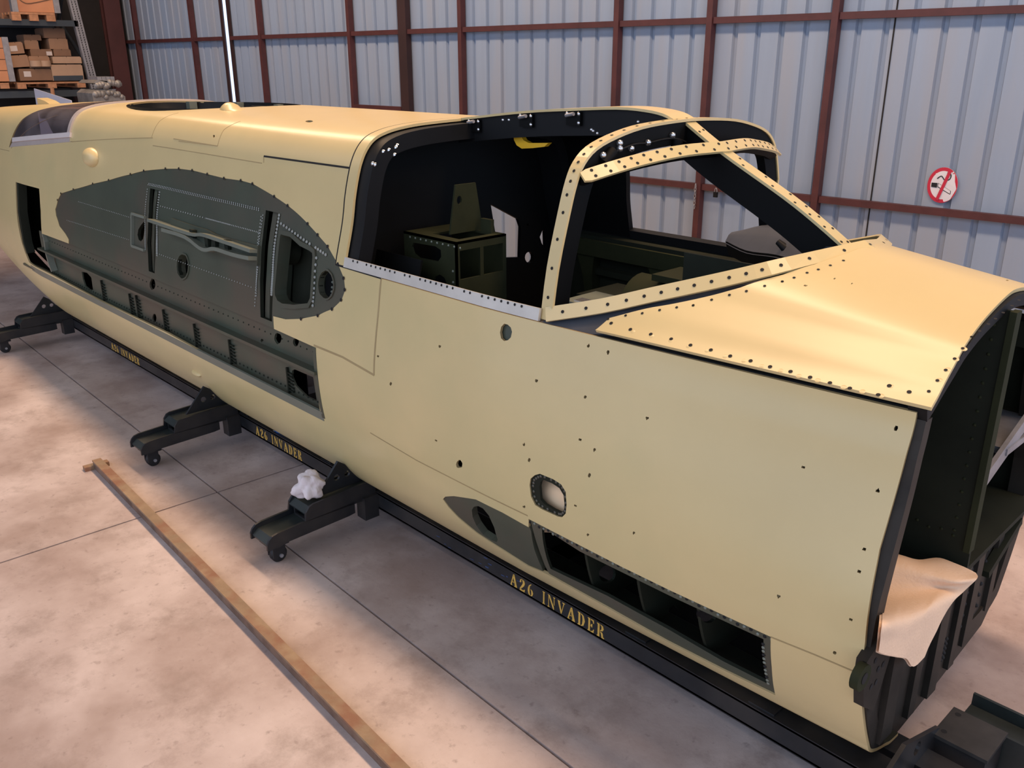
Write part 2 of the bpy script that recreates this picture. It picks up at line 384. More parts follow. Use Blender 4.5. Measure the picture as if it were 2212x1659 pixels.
# cowl (nose top) surface, q along the section: 0 = side seam, 1 = crown, 2 = far seam
GC = [(1, 0), (.93, .10), (.865, .21), (.80, .31), (.72, .435), (.63, .59), (.52, .715), (.40, .82), (.27, .90), (.13, .97), (0, 1)]
def cpos(X, q):
    sd = 1 if q <= 1 else -1; t = (q if q <= 1 else 2-q)*10
    i = max(0, min(9, int(t))); f = t-i
    a, b, c, e = GC[max(i-1, 0)], GC[i], GC[i+1], (GC[i+2] if i+2 < 11 else (-.13, .97))
    dd, g = (.5*(2*b[k]+(c[k]-a[k])*f+(2*a[k]-5*b[k]+4*c[k]-e[k])*f*f+(3*b[k]-a[k]-3*c[k]+e[k])*f**3) for k in (0, 1))
    ds = lerpt(X, [(-2.1, .732), (-1.8, .70), (-1.3, .655), (-.8, .61)]); zt = lerpt(X, [(-2.1, 1.828), (-1.31, 1.708), (-.8, 1.632)])
    return Vector((X, YC-sd*dd*ds, 1.443+(zt-1.443)*g))
def CFN(X, q):
    p = cpos(X, q); h = .01; n = (cpos(X+h, q)-cpos(X-h, q)).cross(cpos(X, min(2, q+h))-cpos(X, max(0, q-h))).normalized()
    return p, (n if n.z > 0 or n.dot(p-Vector((X, YC, 1.2))) > 0 else -n)
_vs = [cpos(-2.2+.03*i, k/20) for i in range(48) for k in range(41)]
_fs = [(i*41+k, i*41+k+1, (i+1)*41+k+1, (i+1)*41+k) for i in range(47) for k in range(40)]
BC = BVHTree.FromPolygons(_vs, _fs)
def CPX(x, y):
    P = BC.ray_cast(CP, ray(x, y).normalized())[0]
    if P is None: P = BC.find_nearest(on(x, y, 1, 2.17 if x < 1900 else 2.3))[0]
    q = min(((cpos(P.x, k/100)-P).length_squared, k/100) for k in range(201))[1]; return (P.x, q)
def rivets(mb, f, a, b, n, r=.006, h=.004, m=0, off=0, flat=False):
    for i in range(n):
        t = i/(n-1) if n > 1 else 0; p, nn = f(a[0]+(b[0]-a[0])*t, a[1]+(b[1]-a[1])*t)
        if flat: mb.disc(p+nn*(off+.0015), nn, r, 8, m)
        else: mb.dome(p+nn*off, nn, r, h, 6, m)
def ribbon(mb, f, pts, wd, off=.001, m=0, n=24):
    """thin raised sealant line lying on a surface; pts in surface params"""
    pp = []
    for i in range(len(pts)-1):
        for k in range(n): t = k/n; pp.append((pts[i][0]+(pts[i+1][0]-pts[i][0])*t, pts[i][1]+(pts[i+1][1]-pts[i][1])*t))
    pp.append(pts[-1]); P, U_ = zip(*[f(*q) for q in pp]); mb.sweep(P, U_, wd, -.003, off, m)


# ================================================================== SETTING
FR = math.radians(-1.3); FO = Vector((-4.42, 1.86, 0)); FA = Vector((math.cos(FR), math.sin(FR), 0)); FB = Vector((-math.sin(FR), math.cos(FR), 0))
fl = thing('floor', (0, 0, 0), kind='structure')
link('joint_bed', [(-26, -14, -.03), (14, -14, -.03), (14, 9, -.03), (-26, 9, -.03)], [(0, 1, 2, 3)], 'floorj', fl)
xs = [-21.6, -15.6, -9.9, 0, 5.6, 11.2, 17.]; ys = [-15, -10, -5, 0, 5.4]
for i in range(len(xs)-1):
    for j in range(len(ys)-1):
        g = .006; o = FO+FA*(xs[i]+g)+FB*(ys[j]+g)
        MB().obox(o+Vector((0, 0, -.05)), FA*(xs[i+1]-xs[i]-2*g), FB*(ys[j+1]-ys[j]-2*g), (0, 0, .05)).build('concrete_slab', 'floor', fl)
wb = thing('wall_back', wallpt(0, 0), kind='structure')
ZU = onW(1342, 52)[1]; ZL = onW(1520, 402)[1]
S_ = lambda x, y=60: onW(x, y)[0]
posts = [S_(306, 105), S_(428, 105), S_(489, 100), S_(504, 100), S_(573, 100), S_(767, 120), S_(880), S_(1004), S_(1342), S_(1542), S_(1811), S_(1811)+2.2, S_(1811)+4.4]
s0 = S_(258, 100); pitch = (S_(1326, 150)-S_(1025, 150))/9; s25 = S_(1025, 150)
zbar = onW(820, 231)[1]
def sheet(a, b, z0, z1, rib=True, flat=None):
    pr = [(a, 0)]; k = math.ceil((a+.05-s25)/pitch)
    while s25+k*pitch < b-.05:
        c = s25+k*pitch
        if rib: pr += [(c-.026, 0), (c-.015, -.028), (c+.015, -.028), (c+.026, 0)]
        k += 1
    pr.append((b, 0)); mb = MB()
    mb.grid([[wallpt(s, z0, d) for s, d in pr], [wallpt(s, z1, d) for s, d in pr]], sm=False, flip=False)
    mb.grid([[wallpt(s, z0, d-.012) for s, d in pr], [wallpt(s, z1, d-.012) for s, d in pr]], sm=False, flip=True)
    mb.build('wall_sheet', 'sheet', wb)
edges = [s0-1.0]+posts
for i in range(len(edges)-1):
    a, b = edges[i], edges[i+1]
    if i == 3: continue           # slit between the sliding door leaves
    if i == 6: sheet(a, b, zbar, 7.2); continue
    if i == 11:
        ss = S_(1905, 260); sheet(a, ss, 0, 7.2); sheet(ss, b, 0, 7.2); MB().obox(wallpt(ss-.005, 0, .002), WU*.010, WN*-.004, (0, 0, 7.2)).build('sheet_joint', 'dark', wb); continue
    sheet(a, b, 0, 7.2)
for i, s in enumerate(posts):
    hw = .07 if i == 6 else (.038 if i in (2, 3) else .027); m = 'redd' if i in (6, 2, 3) else 'red'; z0 = 0
    MB().obox(wallpt(s-hw, z0, .012), WU*2*hw, WN*(-.018 if i in (2, 3) else -.07), (0, 0, 7.2)).build('wall_post', m, wb)
for z in (ZU, ZL):
    for i in range(len(edges)-1):
        a, b = edges[i]+.032, edges[i+1]-.032
        if i == 3 or (i == 6 and z == ZL): continue
        MB().obox(wallpt(a, z-.025, .012), WU*(b-a), WN*-.055, (0, 0, .050)).build('girt', 'red', wb)
MB().obox(wallpt(posts[5]+.032, zbar-.03, .036), WU*(posts[6]-posts[5]-.1), WN*-.055, (0, 0, .05)).build('door_bar', 'red', wb)
tr = thing('trim_1', wallpt(s0, 0), kind='structure')
y0_, y1_ = on(237, 100, 0, -15.72).y, on(272, 100, 0, -15.72).y
MB().box((-15.76, y0_, 0), (-15.72, y1_, 7.2)).build('column_flange', 'redc', tr)
MB().box((-15.86, (y0_+y1_)/2-.02, 0), (-15.76, (y0_+y1_)/2+.02, 7.2)).build('column_web', 'redd', tr)
MB().box((-15.895, y0_, 0), (-15.86, y1_, 7.2)).build('column_flange', 'redc', tr)
MB().box((-16.1, -14, 0), (-15.9, 7.6, 7.2)).build('wall_left', 'lwall', org=(-16, 0, 0), kind='structure')
MB().box((-16.1, -3.5, 7.2), (9, 7.9, 7.3)).build('ceiling', 'ceil', org=(0, 0, 7.2), kind='structure')

# no smoking sign on the wall
sc_, zc_ = onW(2036, 400, .015); zt_ = onW(2036, 361, .015)[1]; R_ = zt_-zc_
sg = thing('no_smoking_sign', wallpt(sc_, zc_, .042), 'round white no smoking sign with red ring on the grey ribbed wall', 'sign')
def wp(a, b, d): return wallpt(sc_+a*R_*.84, zc_+b*R_, .012+d+.10*max(0, a-.55)*R_)
def wpoly(name, pts, d, m, h=.002): MB().prism([wp(a, b, d) for a, b in pts], -WN*h).build(name, m, sg)
cc = lambda r, n=40, a0=0, a1=2*math.pi: [(r*math.cos(a0+(a1-a0)*k/n), r*math.sin(a0+(a1-a0)*k/n)) for k in range(n)]
wpoly('sign_face', cc(1.0), 0, 'signw', .004)
mb = MB(); A, B_ = cc(1.0), cc(.80); n = 40
mb.add([wp(a, b, .0045) for a, b in A]+[wp(a, b, .0045) for a, b in B_], [(i, (i+1) % n, n+(i+1) % n, n+i) for i in range(n)])
mb.build('red_ring', 'signr', sg)
wpoly('white_cigarette', [(-.30, .10), (.62, -.28), (.62, -.46), (.56, -.48), (-.30, -.12)], .005, 'signk'); wpoly('cigarette_paper', [(-.26, .07), (.58, -.28), (.58, -.44), (-.26, -.09)], .0072, 'signw')
wpoly('cigarette_tip', [(-.72, .10), (-.34, .10), (-.34, -.16), (-.72, -.14)], .006, 'signk')
MB().tube([wp(a, b, .006) for a, b in smooth([(-.4, .35), (-.15, .5), (.1, .3), (.4, .35), (.45, .6), (.2, .72)], 5, False)], .004, 6).build('smoke_line', 'signk', sg)
wpoly('red_bar', [(.28, .86), (.46, .76), (-.12, -.88), (-.30, -.80)], .009, 'signr')

# chain and padlock hanging on the lower girt
ch = thing('hanging_chain', wallpt(*onW(1503, 398, .09), .09), 'thin steel chain hanging from the lower red girt by the post', 'chain')
sx, sz = onW(1503, 398, .1)
for k in range(7):
    c = wallpt(sx-.003*(k % 2), sz-.03*k-.015, .10); ax = WU if k % 2 else WN
    MB().tube([c+ax*.009*math.cos(t)+Vector((0, 0, .021*math.sin(t))) for t in [2*math.pi*i/12 for i in range(13)]], .0035, 6, caps=False).build('chain_link', 'galv', ch)
px_, pz_ = onW(1545, 420, .09)
pl = thing('padlock', wallpt(px_, pz_, .09), 'small dark padlock hanging under the lower red girt', 'padlock')
MB().obox(wallpt(px_-.018, pz_-.025, .075), WU*.036, WN*-.02, (0, 0, .045)).build('lock_body', 'blackg', pl)
MB().tube([wallpt(px_+.012*math.cos(t), pz_+.02+.035*math.sin(t), .085) for t in [math.pi*i/8 for i in range(9)]], .004, 6).build('shackle', 'galv', pl)

# ================================================================== FUSELAGE
fu = thing('aircraft_fuselage', (-5, YC, .19), 'cream primed bomber fuselage with open cockpit and dark green wing root on dolly', 'aircraft')
YSK = ['yellow', 'dgreen', 'yellow_d']
pbf = SPs([(678, 748), (682, 810), (691, 889)])                       # bomb bay front edge
low = SPs(crop6([(1912, 1490), (1500, 1300), (1000, 1020), (600, 830), (320, 680), (175, 600)]))
bay_top = SPs([(592, 710), (148, 527)])
bay_aft = SPs(crop6([(250, 425), (243, 290), (234, 160), (93, 120), (100, 300), (130, 480), (150, 545)]))
bay_aft_tr = bay_aft[3]
green_px = crop6([(410, 485), (410, 465), (390, 430), (355, 380), (335, 320), (330, 280), (345, 225), (365, 190), (440, 160), (555, 130), (650, 110), (780, 75), (860, 55), (990, 42), (1070, 38), (1150, 52), (1240, 72), (1340, 95), (1440, 112), (1510, 130), (1640, 205), (1720, 260), (1840, 365), (1900, 430), (1960, 500), (2020, 610), (2055, 690), (2062, 760), (2040, 820), (1985, 880), (1900, 920), (1800, 938), (1705, 940), (1632, 925), (1632, 995)])
green = SPs(green_px)
VL = 6.9
# --- belly
XFn = XF(2.13)
belly = [(-11.6, 1), (-11.6, VL)]+[low[-1], *low[-2::-1]]+[(-3.2, VL), (-2.4, 7.15), (-.82, 7.3), (XFn, 1)]
nwin = SPs([(1142, 1122), (1240, 1172), (1340, 1222), (1450, 1276), (1560, 1328), (1665, 1375), (1667, 1440), (1675, 1502), (1560, 1447), (1440, 1385), (1310, 1312), (1185, 1242), (1168, 1205), (1150, 1150)])
gp_px = [(957, 1079), (962, 1073), (980, 1072), (1028, 1080), (1085, 1107), (1142, 1140), (1146, 1150), (1152, 1185), (1168, 1225), (1172, 1236), (1140, 1222), (1090, 1190), (1030, 1152), (990, 1118), (970, 1097)]
gp = SPs(gp_px)
oval_px = [(1018, 1103), (1022, 1096), (1031, 1094), (1042, 1099), (1055, 1116), (1066, 1140), (1074, 1168), (1072, 1172), (1060, 1168), (1042, 1156), (1028, 1137), (1020, 1120)]
nw2 = [nwin[0]]+nwin[1:9]+nwin[9:]
# union hole (green patch + wheel bay window)
hole_b = gp[:6]+[(nwin[0][0]-.002, nwin[0][1]-.15)]+nwin[0:12]+gp[9:]
smallholes = []
shell('belly_skin', belly, [hole_b], NS, YSK, fu, st=.08)
shell('wheel_bay_side_panel', gp, [SPs(oval_px)], NS, ['green', 'dgreen', 'green'], fu, thick=.03, off=-.004, st=.08, label='dark green panel with an oval opening low on the nose side')
# --- nose side skin
def hc(x, y, rx, ry=None, n=10):
    ry = ry or rx; return SPs([(x+rx*math.cos(2*math.pi*k/n), y+ry*math.sin(2*math.pi*k/n)) for k in range(n)])
seamx = SP(825, 592)[0]; seamb = SPs([(808, 812)])[0]
nose_out = [(seamx, 13-.06), (-2.2, 12.94), (-1.6, 12.94), (-.835, 12.93), (-.845, 10), (-.825, 8.2), (-.82, 7.3), (-2.4, 7.15), (-3.2, VL), low[0], pbf[1], pbf[0], seamb]
win_px = [(1144, 1048), (1146, 1034), (1155, 1026), (1166, 1025), (1195, 1036), (1212, 1046), (1222, 1064), (1224, 1090), (1222, 1110), (1214, 1118), (1205, 1116), (1172, 1100), (1156, 1090), (1147, 1072)]
wini_px = [(1163, 1052), (1165, 1041), (1171, 1038), (1190, 1044), (1206, 1056), (1215, 1072), (1217, 1092), (1216, 1104), (1208, 1108), (1195, 1103), (1175, 1092), (1165, 1082)]
nh = [(1093, 718, 13, 19), (1935, 926, 4.5), (1735, 1010, 4), (1896, 1060, 4.5), (1866, 1187, 4.5, 3), (1682, 1288, 4), (1803, 1410, 4), (1271, 747, 3.5), (1313, 761, 3.5), (1398, 903, 3.5), (1159, 822, 3.2), (1264, 858, 3.2), (950, 748, 2.8), (817, 769, 2.8), (844, 829, 2.6), (942, 952, 2.6), (992, 1003, 7, 9), (1143, 994, 3), (1273, 1027, 3.2), (1132, 960, 3), (1253, 950, 3.2), (1284, 972, 3.2), (1132, 1095, 3), (1243, 1092, 3), (1270, 1155, 3), (1369, 1151, 3), (1856, 1234, 4), (1838, 1338, 4), (1582, 1022, 2.2)]
shell('nose_side_skin', nose_out, [SPs(win_px)]+[hc(*h) for h in nh], NS, YSK, fu, st=.1)
shell('window_frame', SPs(win_px), [SPs(wini_px)], NS, ['dgreen'], fu, thick=.012, off=-.006, st=.1, label='dark riveted frame of the small rounded window')
p, nn = NS(*SP(1093, 718)); mb = MB(); mb.disc(p-nn*.016, nn, .05, 16); mb.build('hole_backing', 'green', fu)
# --- mid side skin
t1, t2, t3, t4, t5, t6, t7 = SPs([(765, 366), (570, 338), (566, 352), (330, 316), (330, 298), (155, 307), (20, 318)])
mid = [(seamx-.004, 13-.06), seamb, pbf[0], bay_top[0]]+[green[-2]]+green[-3::-1]+[bay_top[1]]+bay_aft[:6]+[low[-1], (-8.7, VL), (-11.6, VL), (-11.6, t7[1]-.3), t7, t6, t5, t4, t3, t2, (-3.412, t1[1]), (-3.412, 13-.06)]
shell('mid_side_skin', mid, [], NS, YSK, fu, st=.1)
# --- decks
tX = -5.6
canv = 14.3
aft_out = [(-3.412, t1[1]+.06), (t2[0], t2[1]+.06), t3, t4, t5, (-7.0, t6[1]), (-7.0, 23), (-3.412, 23)]
def circ_top(cx, cy, rx, ry, side, n=24):
    out = []
    for k in range(n+1):
        a = math.pi*k/n; X = cx+rx*math.cos(a); y = cy-YC+(-ry*math.sin(a) if side > 0 else ry*math.sin(a)); out.append((X, y))
    return out
def vtop(X, d):
    best = min((abs(sec(X, 15+k/50)[1]-d), 15+k/50) for k in range(401)); return best[1]
TCX, TRX, TRY = -6.05, .90, .47
half = [(TCX+TRX*math.cos(math.pi*k/20), min(23, vtop(TCX+TRX*math.cos(math.pi*k/20), TRY*math.sin(math.pi*k/20)))) for k in range(21)]
dk = [(-3.412, t1[1]+.06), (t2[0], t2[1]+.06), t3, t4, t5, (-7.0, t6[1]), (-7.0, 23)]+[(-7.0, 23)]+half[::-1]+[(-3.412, 23)]
shell('upper_deck_skin', dk, [hc(668, 262, 8, 2.2), hc(462, 294, 2, 3.2)], NS, YSK, fu, st=.09)
shell('upper_deck_skin', [(-3.412, 13), (-3.5, 13), (-3.5, 14.6), (-4.2, 14.6), (-4.2, 13), (-7.0, 13), (-7.0, 23)]+half[::-1]+[(-3.412, 23)], [], FS, YSK, fu, st=.09)
# turret ring wall
mb = MB(); rows = []
for z, rr in ((-.012, 1.0), (-.16, .97), (-.17, .86)):
    rows.append([Vector((TCX+TRX*rr*math.cos(a), YC+TRY*rr*math.sin(a), spos(TCX+TRX*math.cos(a), 22.6).z+z)) for a in [2*math.pi*k/40 for k in range(41)]])
mb.grid(rows); mb.build('turret_ring', 'blackg', fu)
for k in (5, 9, 13, 17):
    a = 2*math.pi*k/40; p = Vector((TCX+TRX*.96*math.cos(a), YC+TRY*.96*math.sin(a), spos(TCX, 23).z-.14)); MB().box(p-Vector((.03, .03, 0)), p+Vector((.03, .03, .12))).build('ring_bracket', 'green_l', fu)
# deck fairing beside the ring
f0 = Vector((-5.14, 2.56, 2.015)); mb = MB(); rows = []
for i in range(13):
    t = i/12; x = -.14+.34*t; hh = .058*math.sin(math.pi*min(1, t*1.6+.0))**.8 if t < .5 else .058*math.cos((t-.5)*math.pi)**2*.55; ww = .06*math.sin(math.pi*(t*.96+.02))**.5
    rows.append([f0+Vector((x, ww*math.cos(a), hh*math.sin(a)-.002)) for a in [math.pi*k/10 for k in range(11)]])
mb.grid(rows); mb.build('deck_fairing', 'yellow', fu)
# aft body behind the gunner canopy
rcv = t7[1]
def aft_profile(side): return [(-8.55, rcv-.05), (-11.6, rcv-.3), (-11.6, 23), (-7.75, 23), (-7.78, 21.4), (-7.95, 19.5), (-8.25, 17.4)]
shell('aft_top_skin', aft_profile(1), [], NS, YSK, fu, st=.1)
shell('aft_top_skin', [(-8.45, 13.5), (-11.6, 13), (-11.6, 23), (-7.75, 23), (-7.78, 21.4), (-7.95, 19.5), (-8.25, 17.4)], [], FS, YSK, fu, st=.1)
# gunner canopy: sill strip, frame and glass
g1, g2 = SPs([(30, 303), (155, 292)])
shell('canopy_sill', [(-8.52, rcv), (t6[0]-.0, t6[1]), (-7.0, t6[1]), (-7.0, g2[1]), g2, g1], [], NS, ['alup'], fu, thick=.01, off=.002, st=.1, label='bare aluminium sill under the gunner canopy')
gl_out = [(-8.42, g1[1]), (-7.03, g2[1]), (-7.03, 23), (-7.72, 23), (-7.75, 21.4), (-7.92, 19.5), (-8.2, 17.4)]
shell('gunner_canopy', gl_out, [], NS, ['glass'], fu, thick=.008, off=.004, st=.1, label='dusty clear plexiglass gunner canopy')
shell('gunner_canopy', [(-8.42, 14), (-7.03, 14), (-7.03, 23), (-7.72, 23), (-7.75, 21.4), (-7.92, 19.5), (-8.2, 17.4)], [], FS, ['glass'], fu, thick=.008, off=.004, st=.1)
mb = MB(); vv = [g2[1]+(23-g2[1])*k/24 for k in range(25)]; P, U_ = zip(*[NS(-7.02, v) for v in vv]); mb.sweep(P, U_, .05, -.01, .012)
vv = [13.5+(9.5)*k/24 for k in range(25)][::-1]; P, U_ = zip(*[FS(-7.02, v) for v in vv]); mb.sweep(P, U_, .05, -.01, .012); mb.build('canopy_front_frame', 'alup', fu)
mb = MB(); P, U_ = zip(*[NS(g1[0]+(g2[0]-g1[0])*k/16, g1[1]+(g2[1]-g1[1])*k/16) for k in range(17)]); mb.sweep(P, U_, .035, -.01, .014); mb.build('canopy_sealant', 'label', fu)
# dark floor under the canopy and turret, tail root fairings
plate('gunner_compartment_floor', (-8.8, 2.2, 1.35), (1, 0, 0), (0, 1, 0), [(0, 0), (4.4, 0), (4.4, 1.3), (0, 1.3)], [], ['black'], fu)
mb = MB(); b0 = Vector((-9.35, YC-.05, 1.80)); mb.prism([b0+Vector(p) for p in ((-.35, 0, -.02), (.50, 0, .0), (.28, 0, .07), (-.12, 0, .15), (-.35, 0, .17))], (0, .1, 0)); mb.build('tail_root_fairing', 'yellow', fu)
# --- far side skins
fwx0, fwx1 = -4.02, -3.74
farwin = [(-4.25, 8.3), (-3.55, 8.3), (-3.55, 13.6), (-4.25, 13.6)]
fb = [(-11.6, VL), (-11.6, 13), (-4.2, 13), (-4.2, 10.2), (-3.5, 10.2), (-3.5, 13), (-3.412, 12.94), (-2.2, 12.94), (-.875, 12.94), (-.875, 7), (-3.55, 7.), (-3.55, 9.7), (-7.9, 9.7), (-7.9, VL)]
shell('far_side_skin', fb, [], FS, YSK, fu, st=.12)
shell('far_belly_skin', [(-11.6, 1), (-11.6, VL), (-8, VL), (-8, 5.6), (-3.6, 5.6), (-3.55, 7), (-2.4, 7), (-2.4, 3.4), (-1.0, 3.4), (-1.0, 7), (-.875, 7), (-.87, 1)], [], FS, YSK, fu, st=.12)
# --- canopy rear hoop
def hoopstrip(x0, x1, off, name, mats, v0=13.0, th=.012):
    for fn in (NS, FS): shell(name, [(x0, v0), (x1, v0), (x1, 23), (x0, 23)], [], fn, mats, fu, off=off, thick=th, st=.1)
hoopstrip(-3.400, -3.335, .002, 'canopy_hoop_strip', ['yellow', 'black', 'yellow'])
hoopstrip(-3.42, -3.26, -.016, 'canopy_hoop_web', ['blackg'], 13.0, .07)
# --- far canopy half door (closed dark panel)
shell('canopy_door', [(-3.33, 13), (-2.90, 13), (-2.86, 17), (-2.88, 19.5), (-2.95, 23), (-3.33, 23)], [], FS, ['yellow', 'black', 'black'], fu, thick=.03, st=.1)
# --- sills
mb = MB(); n = 14
for fn, sd in ((NS, 1), (FS, -1)):
    P, U_ = [], []
    for i in range(n):
        X = -3.335+(1.215)*i/(n-1); p, nn = fn(X, 13.1); P.append(p); U_.append(nn)
    if sd == 1: mb.sweep(P, U_, .045, -.006, .006)
    else: mbf = MB(); mbf.sweep(P, U_, .045, -.03, .01)
mb.build('canopy_sill_strip', 'alu', fu, label='silver riveted sill strip under the open cockpit side')
mbf.build('far_canopy_sill', 'blackg', fu)
mb = MB()
for k in range(34):
    if k % 11 in (0, 3): continue
    p, nn = NS(-3.30+1.13*k/33, 13.18); mb.disc(p+nn*.0075, nn, .0055, 7)
mb.build('screw_hole', 'dark', fu, kind='stuff')
for fn in (NS, FS):
    mb = MB(); P, U_ = zip(*[fn(-3.41+.198*i, 12.62) for i in range(14)]); mb.sweep(P, U_, .10, -.075, -.022); mb.build('longeron', 'dark' if fn is NS else 'dgreen', fu)  # near one coloured dark to block the sill gap and stand for its shade
# --- nose cowl
FT = [(1180, 688, 1.447), (1300, 670, 1.497), (1405, 647, 1.547), (1500, 627, 1.59), (1600, 605, 1.632), (1700, 581, 1.668), (1850, 548, 1.703)]
foot = [on(x, y, 2, z) for x, y, z in FT]; foot[-1].y = YC
foot = [Vector(q) for q in smooth([p[:] for p in foot], 3, False)]
cut = [CPX(*q) for q in ((1295, 719), (1319, 690), (1412, 668), (1503, 651), (1600, 627), (1690, 600), (1760, 577), (1830, 553))]
crown_x = -1.30
cout = [(cut[0][0], 0.0)]+cut[1:]+[(crown_x, 1.0)]+[(c[0]-.005, 2-c[1]) for c in cut[:0:-1]]+[(cut[0][0], 2.0), (-.86, 2.0), (-.845, 1.0), (-.80, 0.0)]
ch_px = [(1741, 622, 4.5, 2.2), (1840, 618, 2, 1.2), (1802, 608, 2, 1.2), (2173, 612, 3.5, 1.2)]
def hcc(x, y, rx, ry): return [CPX(x+rx*math.cos(2*math.pi*k/8), y+ry*math.sin(2*math.pi*k/8)) for k in range(8)]
shell('nose_cowl', cout, [hcc(*h) for h in ch_px], CFN, ['yellow', 'black', 'yellow'], fu, scl=(1, 1.3), thick=.012, st=.04, gst=.06, off=.01)
shell('cowl_underframe', [(-2.13, .0), (-.9, .0), (-.9, .10), (-1.2, .55), (-1.42, .95), (-1.42, 1.05), (-1.2, 1.45), (-.9, 1.9), (-.9, 2), (-2.13, 2), (-2.0, 1.88), (-1.36, 1.1), (-1.36, .9), (-2.0, .12)][:0]+[(-2.13, .0), (-1.9, .0), (-1.35, .35), (-1.2, .55), (-1.24, 1.0), (-1.2, 1.45), (-1.35, 1.65), (-1.9, 2.0), (-2.13, 2.0), (-1.98, 1.8), (-1.52, 1.38), (-1.36, 1.0), (-1.52, .62), (-1.98, .2)], [], CFN, ['coam'], fu, scl=(1, 1.3), thick=.015, off=-.02, st=.03, gst=.05, label='dark grey strip between windscreen foot and nose cowl')
mb = MB()
for a, b, n in (((1322, 703), (1965, 880), 16), ((1316, 693), (1500, 663), 6), ((1500, 663), (1690, 614), 6), ((1690, 614), (1820, 570), 6), ((2006, 852), (2098, 735), 6), ((2098, 735), (2200, 655), 7)):
    for k in range(n):
        t = k/max(1, n-1); p, nn = CFN(*CPX(a[0]+(b[0]-a[0])*t, a[1]+(b[1]-a[1])*t)); mb.disc(p+nn*.0115, nn, .0065 if b[0] > 1900 and n == 16 else .005, 8)
mb.build('screw_hole', 'dark', fu, kind='stuff')
mb = MB()
for a, b, n in (((1350, 715), (1945, 876), 15), ((2020, 838), (2090, 750), 4)):
    for k in range(n):
        t = (k+.5)/n; p, nn = CFN(*CPX(a[0]+(b[0]-a[0])*t, a[1]+(b[1]-a[1])*t)); mb.dome(p+nn*.0100, nn, .0085, .0012, 8)
mb.build('flush_rivet', 'yellow', fu, kind='stuff')
# cowl front flange
mb = MB(); P, U_ = zip(*[CFN(-.835-.02*k/20, 2*k/40) for k in range(41)]); mb.sweep(P, U_, .05, -.045, -.004); mb.build('cowl_flange', 'blackg', fu)
# --- windscreen
HX = -2.10
hpx = [(1181, 691), (1195, 580), (1219, 460), (1235, 393), (1251, 353), (1278, 321), (1322, 296), (1376, 276), (1432, 265), (1478, 259)]
hoop = [on(x, y, 0, HX) for x, y in hpx]; CY = hoop[-1].y
CY = 2.90; hoop[-1] = Vector((HX, CY, hoop[-1].z))
hoop = [Vector(q) for q in smooth([p[:] for p in hoop], 3, False)]
full = hoop+[Vector((p.x, 2*CY-p.y+(-.02 if p.z < 1.75 else 0), p.z)) for p in hoop[-2::-1]]
ups = []
for i, p in enumerate(full):
    t = (full[min(i+1, len(full)-1)]-full[max(i-1, 0)]).normalized(); u_ = Vector((1, 0, 0)).cross(t); ups.append(u_ if u_.dot(p-Vector((HX, CY, 1.5))) > 0 else -u_)
ws = bpy.data.objects.new('windscreen_frame', None); ws.empty_display_size = .1; COL.objects.link(ws); ws.parent = fu; ORG[ws.name] = ORG[fu.name]
def frame(name, path, ups, w_, web_w, web_d, web_off=0.0):
    mb = MB(); mb.sweep(path, ups, w_, -.004, .006, 0); mb.build(name+'_strip', 'yellow', ws)
    P = [p for p in path]; mb = MB(); mb.sweep([p+Vector((web_off, 0, 0)) for p in P], ups, web_w, -web_d, -.0045, 0); mb.build(name+'_web', 'black', ws)
frame('hoop', full, ups, .052, .040, .085)
bpx = [(1258, 384, 2.275), (1330, 361, 2.40), (1400, 342, 2.54), (1480, 326, 2.70), (1566, 318, CY)]
band = [on(x, y, 1, Y) for x, y, Y in bpx]
band = [Vector(q) for q in smooth([p[:] for p in band], 4, False)]
band = band+[Vector((p.x, 2*CY-p.y, p.z)) for p in band[-2::-1]]
bu = []
for p in band:
    a = (p.y-CY)/.65; bu.append(Vector((.62, .42*a*abs(a), .72)))
frame('cross_band', band, bu, [.036]+[.050]*(len(band)-2)+[.036], .03, .035, -.012)
ppx = [(1488, 264), (1567, 329), (1700, 424), (1775, 484), (1848, 549)]
post = [on(x, y, 1, CY) for x, y in ppx]
post = [Vector(q) for q in smooth([p[:] for p in post], 4, False)]
frame('centre_post', post, [Vector((.42, 0, .9))]*len(post), .062, .035, .12)
fpath = foot+[Vector((p.x, 2*CY-p.y, p.z)) for p in foot[-2::-1]]
for p in fpath: pass
fpath = [Vector((p.x, p.y, p.z+(.014 if p.y < CY+.1 else 0))) for p in fpath]
fups = []
for p in fpath:
    a = (p.y-CY)/.75; fups.append(Vector((.25, a*1.1, .55)))
frame('lower_rail', fpath, fups, .052, .03, .03, 0)
